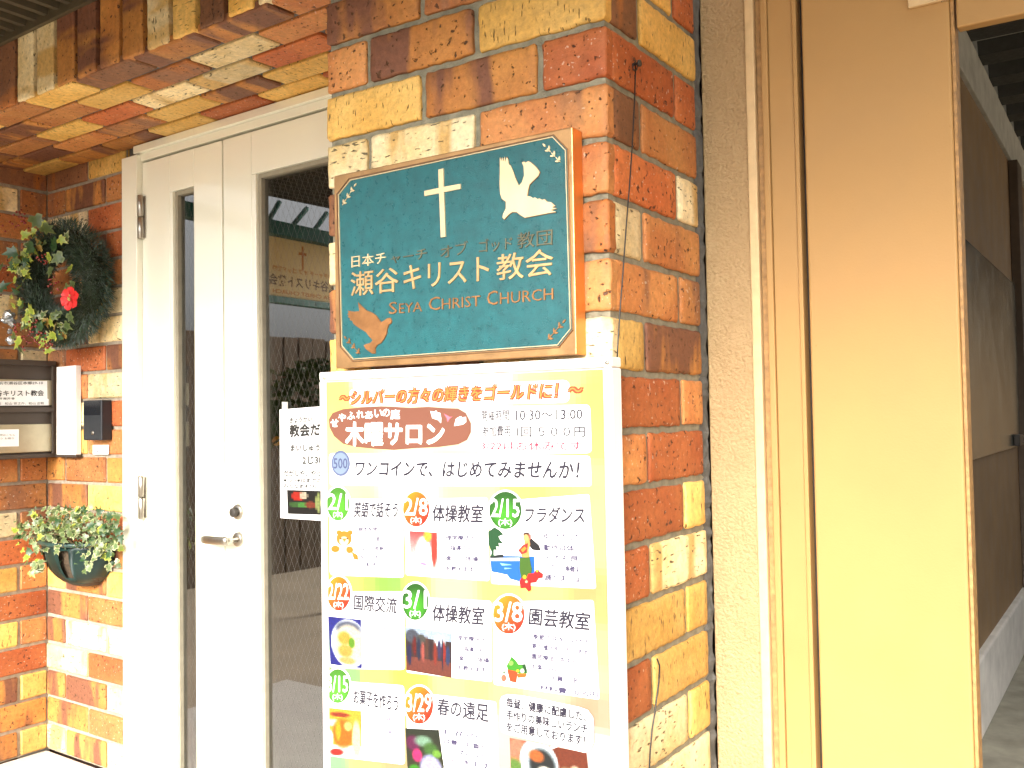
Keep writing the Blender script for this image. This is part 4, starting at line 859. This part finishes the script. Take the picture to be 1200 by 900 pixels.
rw = Box('boundary_wall', (2.2, 2.3, .60, 9.5, GZ, .4), plain('dark_passage_wall', (.35, .32, .27), .8), None, bv=0); tag(rw, 'dark wall on the far right side of the passage', 'wall')
pf = Box('passage_floor', (WX+.031, 2.2, .6, 9.5, GZ-.05, GZ+.004), plain('dark_passage_floor', (.28, .27, .22), .85, var=.3, vscale=8), None, bv=0, kind='structure')
# ================================================================== LETTER BOX, WHITE BOX, INTERCOM
MXp = -2.25; Mx = onX(MXp)
mb = thing('letter_box', 'dark framed double letter box with steel flaps and church name labels', 'letter box', (-2.29, .3, -.1))
mt_, mb_ = Mx(60, 423).z, Mx(60, 536).z; yR = Mx(66, 480).y
mbd = plain('dark_brown_box', (.055, .04, .03), .5)
Box('body', (-2.3235, MXp-.012, .08, yR, mb_, mt_), mbd, mb, bv=.002)
hb = Mx(60, 480).z
for a in ((mt_-.016, mt_), (hb-.008, hb+.008), (mb_, mb_+.012)): Box('frame_bar', (MXp-.0115, MXp, .08, yR, a[0], a[1]), mbd, mb, bv=.0015)
Box('frame_bar', (MXp-.0115, MXp+.001, yR-.012, yR, mb_+.0125, mt_-.0165), mbd, mb, bv=.0015)
flap = plain('dull_steel_flap', (.42, .38, .27), .38, metal=.7, var=.12, vscale=20)
for z0, z1 in ((Mx(40, 475).z, Mx(40, 445).z), (Mx(40, 530).z, Mx(40, 497).z)):
    Box('flap', (MXp-.0113, MXp-.003, .08, yR-.0125, z0, z1), flap, mb, bv=.002)
MT = onX(MXp-.0028); NX = AX
lab1 = quad('name_label', MT, [(-25, 447), (55, 446.5), (55.5, 467), (57, 468), (57, 475), (-25, 475.5)], NX, .0005, paper, mb)
letters(MT, NX, mb, black, [('瀬谷キリスト教会', -14, 464.5, 51, 464, 6.8)], lift=.0012, off=.02)
letters(MT, NX, mb, black, [('横浜市瀬谷区本郷29-10', -8, 451, 50, 450.5, 3.6), ('牧師 藤沢 香', -6, 468.5, 17, 468.3, 2.6), ('電話：松山 世之介、松山 正和', -8, 474.5, 51, 474, 3)], lift=.0012, off=.01)
quad('name_label', MT, [(-25, 504), (22, 503), (22, 523), (-25, 524)], NX, .0005, paper, mb)
letters(MT, NX, mb, slate, [('郵便物はこちら', -8, 511, 17, 511, 2.5), ('チラシ お断り', -8, 515, 16, 515, 2.5)], lift=.0012, off=.0)
WBp = onB(.02)
u0, u1 = (WBp(66, 480)-C0).dot(BU), (WBp(88.5, 480)-C0).dot(BU)
wb = thing('white_box', 'slim upright white box beside the letter box', 'box', Bp((u0+u1)/2, .01, WBp(78, 533).z))
Box('case', (u0, u1, .001, .02, WBp(78, 533).z, WBp(78, 429).z), plain('white_plastic', (.85, .84, .82), .4, var=.02), wb, fr=fr, bv=.002)
Box('shadow_edge', (u0-.004, u1+.002, .001, .021, WBp(78, 536).z, WBp(78, 533).z-.0005), mbd, wb, fr=fr, bv=.001)  # dark strip painting the shadow edge under the case
ic = thing('intercom', 'small black wall box beside the white door frame', 'intercom', Bp(.3, .01, -.05))
ib = .035; IB = onB(ib); a0, a1 = (IB(97.5, 490)-C0).dot(BU), (IB(119, 490)-C0).dot(BU); z0, z1 = IB(108, 516).z, IB(108, 469).z
navy = plain('black_navy_plastic', (.018, .022, .028), .4, var=.1)
Box('case', (a0, a1, .001, ib, z0, z1), navy, ic, fr=fr, bv=.003, seg=3)
Box('screen', (a0+.004, a1-.008, ib, ib+.0008, z1-.045, z1-.006), plain('screen_black', (.01, .012, .016), .15), ic, fr=fr, bv=0)
bm = bmesh.new(); disc(bm, (a0+a1)/2+.004, z0+.022, ib, ib+.003, .006); obj('button', bm, steel, ic, True)
tg = thing('small_label', 'tiny white label stuck on the brick under the black intercom', 'label', Bp(.31, 0, -.085))
TB = onB(.003); quad('sticker', TB, [(109, 521.5), (128, 521.5), (127.5, 532.5), (109, 532.5)], BN, .0008, paper, tg)
letters(TB, BN, tg, pale, [('防犯カメラ', 111, 526.5, 125, 526.5, 2.5), ('作動中です', 111, 530.5, 125, 530.5, 2.5)], lift=.0014, off=0)
# ================================================================== LEAVES
def leafmesh(kind, size):
    """lobed ivy leaf, folded along its rib, with a coloured margin"""
    k = ('leaf', kind, size)
    if k in BM: return BM[k]
    lob = [(0, -.28, .6), (.28, -.42, .9), (.55, -.12, 1), (.34, .10, .6), (.52, .45, 1), (.22, .42, .6), (0, 1.0, 1)]
    pts = lob+[(-x, y, c) for x, y, c in lob[-2:0:-1]]
    green, edge = {'dark': ((.018, .055, .014), (.03, .085, .02)), 'mid': ((.06, .095, .025), (.15, .18, .06)), 'lime': ((.20, .27, .03), (.46, .44, .08)), 'gold': ((.22, .13, .03), (.40, .28, .07)), 'var': ((.08, .13, .04), (.52, .50, .28)), 'pale': ((.11, .16, .06), (.34, .36, .18))}[kind]
    me = bpy.data.meshes.new('leaf'); vs = [(0, .1, .03)]; cs = [green]
    for s, dz in ((.6, .0), (1., 0)):
        for x, y, c in pts: vs.append((x*s, .1+(y-.1)*s, .16*abs(x*s)-.12*(y*s)**2)); cs.append(green if s < 1 else [green[i]*(1-c)+edge[i]*c for i in range(3)])
    n = len(pts); fs = [(0, 1+i, 1+(i+1) % n) for i in range(n)]+[(1+i, 1+n+i, 1+n+(i+1) % n, 1+(i+1) % n) for i in range(n)]
    me.from_pydata([tuple(c*size for c in v) for v in vs], [], fs)
    at = me.color_attributes.new('ink', 'FLOAT_COLOR', 'POINT')
    for i, c in enumerate(cs): at.data[i].color = (*c, 1)
    me.materials.append(vcol('leaf_surface', .38))
    for p in me.polygons: p.use_smooth = True
    BM[k] = me; return me
def putleaf(par, c, nrm, kind, size, ang, tilt=.5, name='leaf'):
    o = bpy.data.objects.new(name, leafmesh(kind, size))
    n = (nrm+Vector((R.uniform(-tilt, tilt), R.uniform(-tilt, tilt), R.uniform(-tilt, tilt)))).normalized()
    M = n.to_track_quat('Z', 'Y').to_matrix().to_4x4() @ Matrix.Rotation(ang, 4, 'Z'); M.translation = c; o.matrix_world = M
    return link(o, par)
# ------------------------------------------------------------------ WREATH
WL, WR = Vector((-2.285, .385, 0)), Vector((-1.965, .455, 0)); wd = (WR-WL).normalized(); wn = Vector((wd.y, -wd.x, 0)); WP = onP(WL, wn)
wc = WP(74, 333); wrx, wrz = (WP(118, 333)-WP(30, 333)).length/2, (WP(74, 268)-WP(74, 400)).length/2
wre = thing('christmas_wreath', 'green Christmas wreath with ivy, berries and one red flower in the porch corner', 'wreath', WP(72, 418))
def wpt(a, r=1., o=0.): return wc+wd*(wrx*r*cos(a))+Z*(wrz*r*sin(a))+wn*o
bm = bmesh.new(); tube(bm, [wpt(2*pi*k/40, .80, 0) for k in range(41)], [.028+.008*sin(k*1.7)*sin(k*.9) for k in range(41)], 9); obj('ring', bm, plain('wreath_ring', (.02, .03, .015), .9), wre, True)
bm = bmesh.new()
for i in range(15000):      # needles
    a = R.uniform(0, 2*pi); right = max(0, cos(a-.3)); rad = .052+.010*right
    q = R.uniform(0, 2*pi); rr_ = rad*math.sqrt(R.random())
    c = wpt(a, .80)+(wd*cos(a)+Z*sin(a))*(rr_*cos(q))+wn*(rr_*sin(q)*.8)
    d = ((wd*cos(a)+Z*sin(a))*cos(q)+wn*(sin(q))*.8+(-wd*sin(a)+Z*cos(a))*R.uniform(-1, .4)+Vector((R.uniform(-.4, .4), R.uniform(-.4, .4), R.uniform(-.4, .4)))).normalized()
    L_ = R.uniform(.014, .026); s = d.orthogonal().normalized()*.0013
    f = bm.faces.new([bm.verts.new(c-s), bm.verts.new(c+s), bm.verts.new(c+d*L_)]); f.material_index = 0 if R.random() < .7 else 1
obj('needles', bm, [flat('dark_needle', (.03, .058, .03), .5), flat('blue_needle', (.07, .095, .08), .5)], wre, kind='stuff')
lv = [(62, 262, 'mid', .034), (75, 272, 'mid', .028), (50, 280, 'lime', .024), (92, 285, 'lime', .022), (60, 295, 'dark', .03), (80, 290, 'dark', .034), (56, 295, 'mid', .022), (95, 282, 'var', .020), (72, 268, 'lime', .022), (38, 300, 'dark', .03), (30, 310, 'mid', .022), (36, 314, 'lime', .02), (76, 305, 'lime', .024), (92, 306, 'mid', .03), (98, 318, 'lime', .024), (80, 320, 'mid', .022), (20, 318, 'mid', .02), (12, 330, 'mid', .02), (6, 352, 'mid', .018),
      (58, 368, 'lime', .028), (50, 375, 'lime', .022), (78, 378, 'lime', .024), (98, 372, 'mid', .024), (66, 372, 'var', .02), (84, 395, 'lime', .024), (92, 388, 'mid', .022), (45, 402, 'lime', .028), (40, 410, 'mid', .022), (68, 402, 'lime', .022), (72, 412, 'lime', .02), (100, 340, 'mid', .02), (104, 346, 'lime', .016), (26, 340, 'dark', .026), (18, 345, 'mid', .02), (45, 360, 'dark', .022), (102, 335, 'mid', .018), (36, 395, 'mid', .02)]
for i in range(74):      # loose ivy over the left half and the bottom
    a = R.choice([R.uniform(1.7, 3.6), R.uniform(3.9, 5.3)]); q = wpt(a, R.uniform(.62, 1.05)); putleaf(wre, q+wn*R.uniform(.045, .065), wn, R.choice(['mid', 'mid', 'dark', 'lime', 'lime', 'lime', 'gold', 'var']), R.uniform(.018, .028), R.uniform(0, 6.28), .6)
for x, y_, k, s in lv: putleaf(wre, WP(x, y_)+wn*R.uniform(.05, .075), wn, k, s*1.25, R.uniform(0, 6.28), .45)
berry = plain('red_berry', (.22, .02, .015), .25, coat=.5)
for (x, y_, n_, r_) in ((44, 262, 26, 9), (70, 308, 14, 5), (85, 336, 12, 6), (42, 390, 16, 7), (60, 390, 26, 9), (75, 404, 16, 6), (14, 348, 10, 5), (26, 316, 8, 6), (56, 405, 10, 6)):
    bm = bmesh.new()
    for i in range(n_):
        c = WP(x+R.gauss(0, r_*.55), y_+R.gauss(0, r_*.8))+wn*R.uniform(.05, .078)
        bmesh.ops.create_icosphere(bm, subdivisions=1, radius=R.uniform(.0028, .0042), matrix=Matrix.Translation(c))
    obj('berry_cluster', bm, berry, wre, True)
fc = onP(WL+wn*.085, wn)(83, 350)
bm = bmesh.new()
for k in range(6):
    a = 2*pi*k/6+.3; e = wd*cos(a)+Z*sin(a); t = wn.cross(e)
    P0 = [fc, fc+e*.015+t*.014+wn*.004, fc+e*.030+t*.013+wn*.007, fc+e*.035+wn*.004, fc+e*.030-t*.013+wn*.007, fc+e*.015-t*.014+wn*.004]
    vs = [bm.verts.new(p) for p in P0]; cm = bm.verts.new(fc+e*.016-wn*.001)
    for i in range(6): bm.faces.new([vs[i], vs[(i+1) % 6], cm])
obj('red_flower', bm, flat('red_petal', (.62, .012, .01), .5), wre, True)
bm = bmesh.new()
for i in range(14): bmesh.ops.create_icosphere(bm, subdivisions=1, radius=.0022, matrix=Matrix.Translation(fc+wd*R.gauss(0, .003)+Z*R.gauss(0, .004)+wn*.008))
obj('flower_centre', bm, flat('gold_stamen', (.55, .42, .12), .5), wre, True)
silver = plain('silver_ribbon', (.42, .44, .45), .25, metal=.7, var=.2, vscale=60)
bm = bmesh.new()
for (x, y_, r_) in ((27, 372, .017), (30, 380, .013), (23, 376, .012), (29, 400, .013), (28, 390, .008)):
    mm = bmesh.ops.create_icosphere(bm, subdivisions=2, radius=r_, matrix=Matrix.Translation(WP(x, y_)+wn*.05))
    for v in mm['verts']: v.co += Vector([R.uniform(-1, 1)*r_*.22 for _ in range(3)])
obj('silver_bow', bm, silver, wre)
# ------------------------------------------------------------------ WALL PLANTER
PLo = .06
pp = onB(PLo)
plt = thing('wall_planter', 'dark green half basket planter with variegated ivy on the porch wall', 'planter', onB(.05)(98, 690))
pc = (onB(.0)(104, 640)-C0).dot(BU); ztp = onB(0)(100, 632).z; zbt = onB(.05)(100, 690).z
pgreen = plain('dark_green_plastic', (.018, .055, .048), .35, var=.15, coat=.3)
bm = bmesh.new(); NA, NR = 24, 8; W2 = .15; DP = .12; gr = []
for j in range(NR+1):
    t = j/NR; zz = ztp+(zbt-ztp)*t; s = math.sqrt(max(0, 1-(t*.97)**2.2))
    gr.append([bm.verts.new(Bp(pc+W2*s*cos(pi*i/NA), .004+DP*s*sin(pi*i/NA), zz)) for i in range(NA+1)])
for j in range(NR):
    for i in range(NA):
        if 1 <= j <= 5 and i % 6 in (2, 3) and 3 < i < 21: continue      # openings in the basket
        bm.faces.new([gr[j][i], gr[j][i+1], gr[j+1][i+1], gr[j+1][i]])
g_ = bmesh.ops.solidify(bm, geom=bm.faces[:], thickness=.004)
bmesh.ops.recalc_face_normals(bm, faces=bm.faces)
obj('basket', bm, pgreen, plt, True)
bm = bmesh.new(); tube(bm, [Bp(pc+W2*1.02*cos(pi*i/NA), .006+DP*1.02*sin(pi*i/NA), ztp) for i in range(NA+1)], .007, 8); obj('rim', bm, pgreen, plt, True)
bm = bmesh.new()
rg = []
for j in range(4):
    s = [.9, .88, .7, .4][j]; zz = ztp-.01-(ztp-zbt)*[0, .35, .7, .9][j]
    rg.append([bm.verts.new(Bp(pc+W2*s*cos(pi*i/12), .004+DP*s*.9*sin(pi*i/12), zz)) for i in range(13)])
for j in range(3):
    for i in range(12): bm.faces.new([rg[j][i], rg[j][i+1], rg[j+1][i+1], rg[j+1][i]])
bm.faces.new(rg[0])
obj('soil', bm, plain('brown_soil', (.06, .04, .022), .95, var=.4, vscale=90, bmp=1), plt)
cnt = 0
while cnt < 300:
    x = R.uniform(18, 142); yy = R.uniform(590, 672)
    top = 592+((x-85)/60)**2*14; bot = 642+10*sin(x*.2)+(30 if x < 60 else 0)*(1-abs(x-45)/60)+(20 if x > 95 else 0)
    if not (top < yy < bot) or (x < 30 and yy > 650): continue
    if 72 < x < 90 and yy > 640: continue
    o_ = R.uniform(.03, .17); 
    if x < 55: o_ = R.uniform(.07, .17)
    c = onB(o_)(x, yy)
    if c.x < -2.30: c.x = -2.30
    putleaf(plt, c, (BN*1.0+Z*.5+Vector((.4, 0, 0))), R.choice(['mid', 'mid', 'pale', 'pale', 'var', 'dark', 'lime']), R.choice([.014, .016, .019, .021]), R.uniform(0, 6.28), .6); cnt += 1
bm = bmesh.new()
for i in range(26):
    a = Bp(pc+R.uniform(-.12, .12), R.uniform(.03, .12), ztp-.01); b = onB(R.uniform(.06, .15))(R.uniform(25, 138), R.uniform(598, 650)); mid = (a+b)/2+Z*.02; tube(bm, [a, mid, b], .0012, 5)
obj('stems', bm, plain('ivy_stem', (.10, .07, .03), .8), plt, kind='stuff')
bm = bmesh.new()
for i in range(900):
    c = onB(R.uniform(.03, .12))(R.uniform(40, 135), R.gauss(625, 12)); d = Vector([R.gauss(0, 1) for _ in range(3)]).normalized(); s = d.orthogonal()*.002
    bm.faces.new([bm.verts.new(c-s), bm.verts.new(c+s), bm.verts.new(c+d*.012)])
obj('small_foliage', bm, [flat('small_leaf_green', (.07, .12, .04), .6)], plt, kind='stuff')
# ================================================================== SURROUNDINGS OUTSIDE THE FRAME
bwm = plain('pale_house_wall', (.55, .50, .42), .8, var=.2, vscale=2)
hs_ = thing('house_across', 'low pale house across the street mirrored in the door glass', 'house', (-9, -12, GZ))
Box('wall', (-14, 4, -16, -11, GZ, .35), bwm, hs_, bv=0); Box('roof', (-14.4, 4.4, -16.4, -10.6, .3505, .55), plain('dark_roof', (.05, .05, .055), .6), hs_, bv=0)
for i in range(5): Box('window', (-12+i*3, -10.6+i*3, -11.0, -10.95, -.9, .1), plain('pale_window', (.3, .32, .33), .2), hs_, bv=0)
Box('upper_wall', (-.555, .0, .004, .34, 1.3005, 2.6), mortar, pillar, bv=0)
fcd = Box('facade', (-6, -2.43, .10, .5, GZ, 2.6), plain('facade_brick_tone', (.30, .15, .08), .8), None, bv=0, kind='structure')
fcd2 = Box('facade', (1.41, 5, .36, .6, GZ, 2.6), MATS['beige_painted_steel'], None, bv=0, kind='structure')
fcd3 = Box('facade', (.004, 5, .51, .58, 1.61+.0, 2.6), MATS['beige_painted_steel'], None, bv=0, kind='structure')

fen = thing('sky_blocking_fence', 'added dark brown board fence left of the porch, blocking low sky in the door glass', 'fence', (-6, -5, GZ))  # fence added to darken the low sky mirrored in the door glass
fm = plain('weathered_board', (.13, .095, .065), .85, var=.3, vscale=6)
bm = bmesh.new(); box(bm, -.06, .06, -.075, .075, 0, 2.05+R.uniform(-.0, .0)); bmesh.ops.recalc_face_normals(bm, faces=bm.faces); bmesh.ops.bevel(bm, geom=bm.edges[:], offset=.006, segments=1, affect='EDGES')
fme = bpy.data.meshes.new('board'); bm.to_mesh(fme); bm.free(); fme.materials.append(fm)
for i in range(72):
    o = bpy.data.objects.new('board', fme); o.matrix_world = Matrix.Translation((-6+R.uniform(-.008, .008), -11+i*.16, GZ+R.uniform(-.03, 0))); link(o, fen)
Box('rail', (-6.12, -6.062, -11.1, .5, .1, .2), fm, fen, bv=.003)
shr = thing('citrus_shrub', 'small leafy shrub with yellow fruit outside the porch, mirrored in the glass', 'shrub', (-4.3, -2.3, GZ))
bm = bmesh.new()
for i in range(1500):
    d = Vector([R.gauss(0, 1) for _ in range(3)]).normalized(); c = Vector((-4.3, -2.3, .05))+Vector((d.x*.45, d.y*.45, d.z*.38))*R.uniform(.5, 1)**.5
    a = Vector([R.gauss(0, 1) for _ in range(3)]).normalized(); b = a.orthogonal().normalized()
    bm.faces.new([bm.verts.new(c), bm.verts.new(c+a*.04+b*.018), bm.verts.new(c+a*.09), bm.verts.new(c+a*.04-b*.018)])
obj('crown', bm, plain('shrub_leaf', (.05, .09, .02), .5, var=.4), shr, kind='stuff')
bm = bmesh.new(); tube(bm, [(-4.3, -2.3, GZ), (-4.28, -2.31, -.7), (-4.3, -2.3, -.05)], [.03, .025, .015], 8); obj('stem', bm, plain('shrub_bark', (.12, .08, .05), .9), shr)
for i in range(9):
    bm = bmesh.new(); bmesh.ops.create_icosphere(bm, subdivisions=2, radius=.032, matrix=Matrix.Translation((-4.3+R.uniform(-.1, .45), -2.3+R.uniform(-.3, .4), .05+R.uniform(-.25, .3)))); obj('fruit', bm, flat('yellow_fruit', (.75, .42, .03), .45), shr, True)
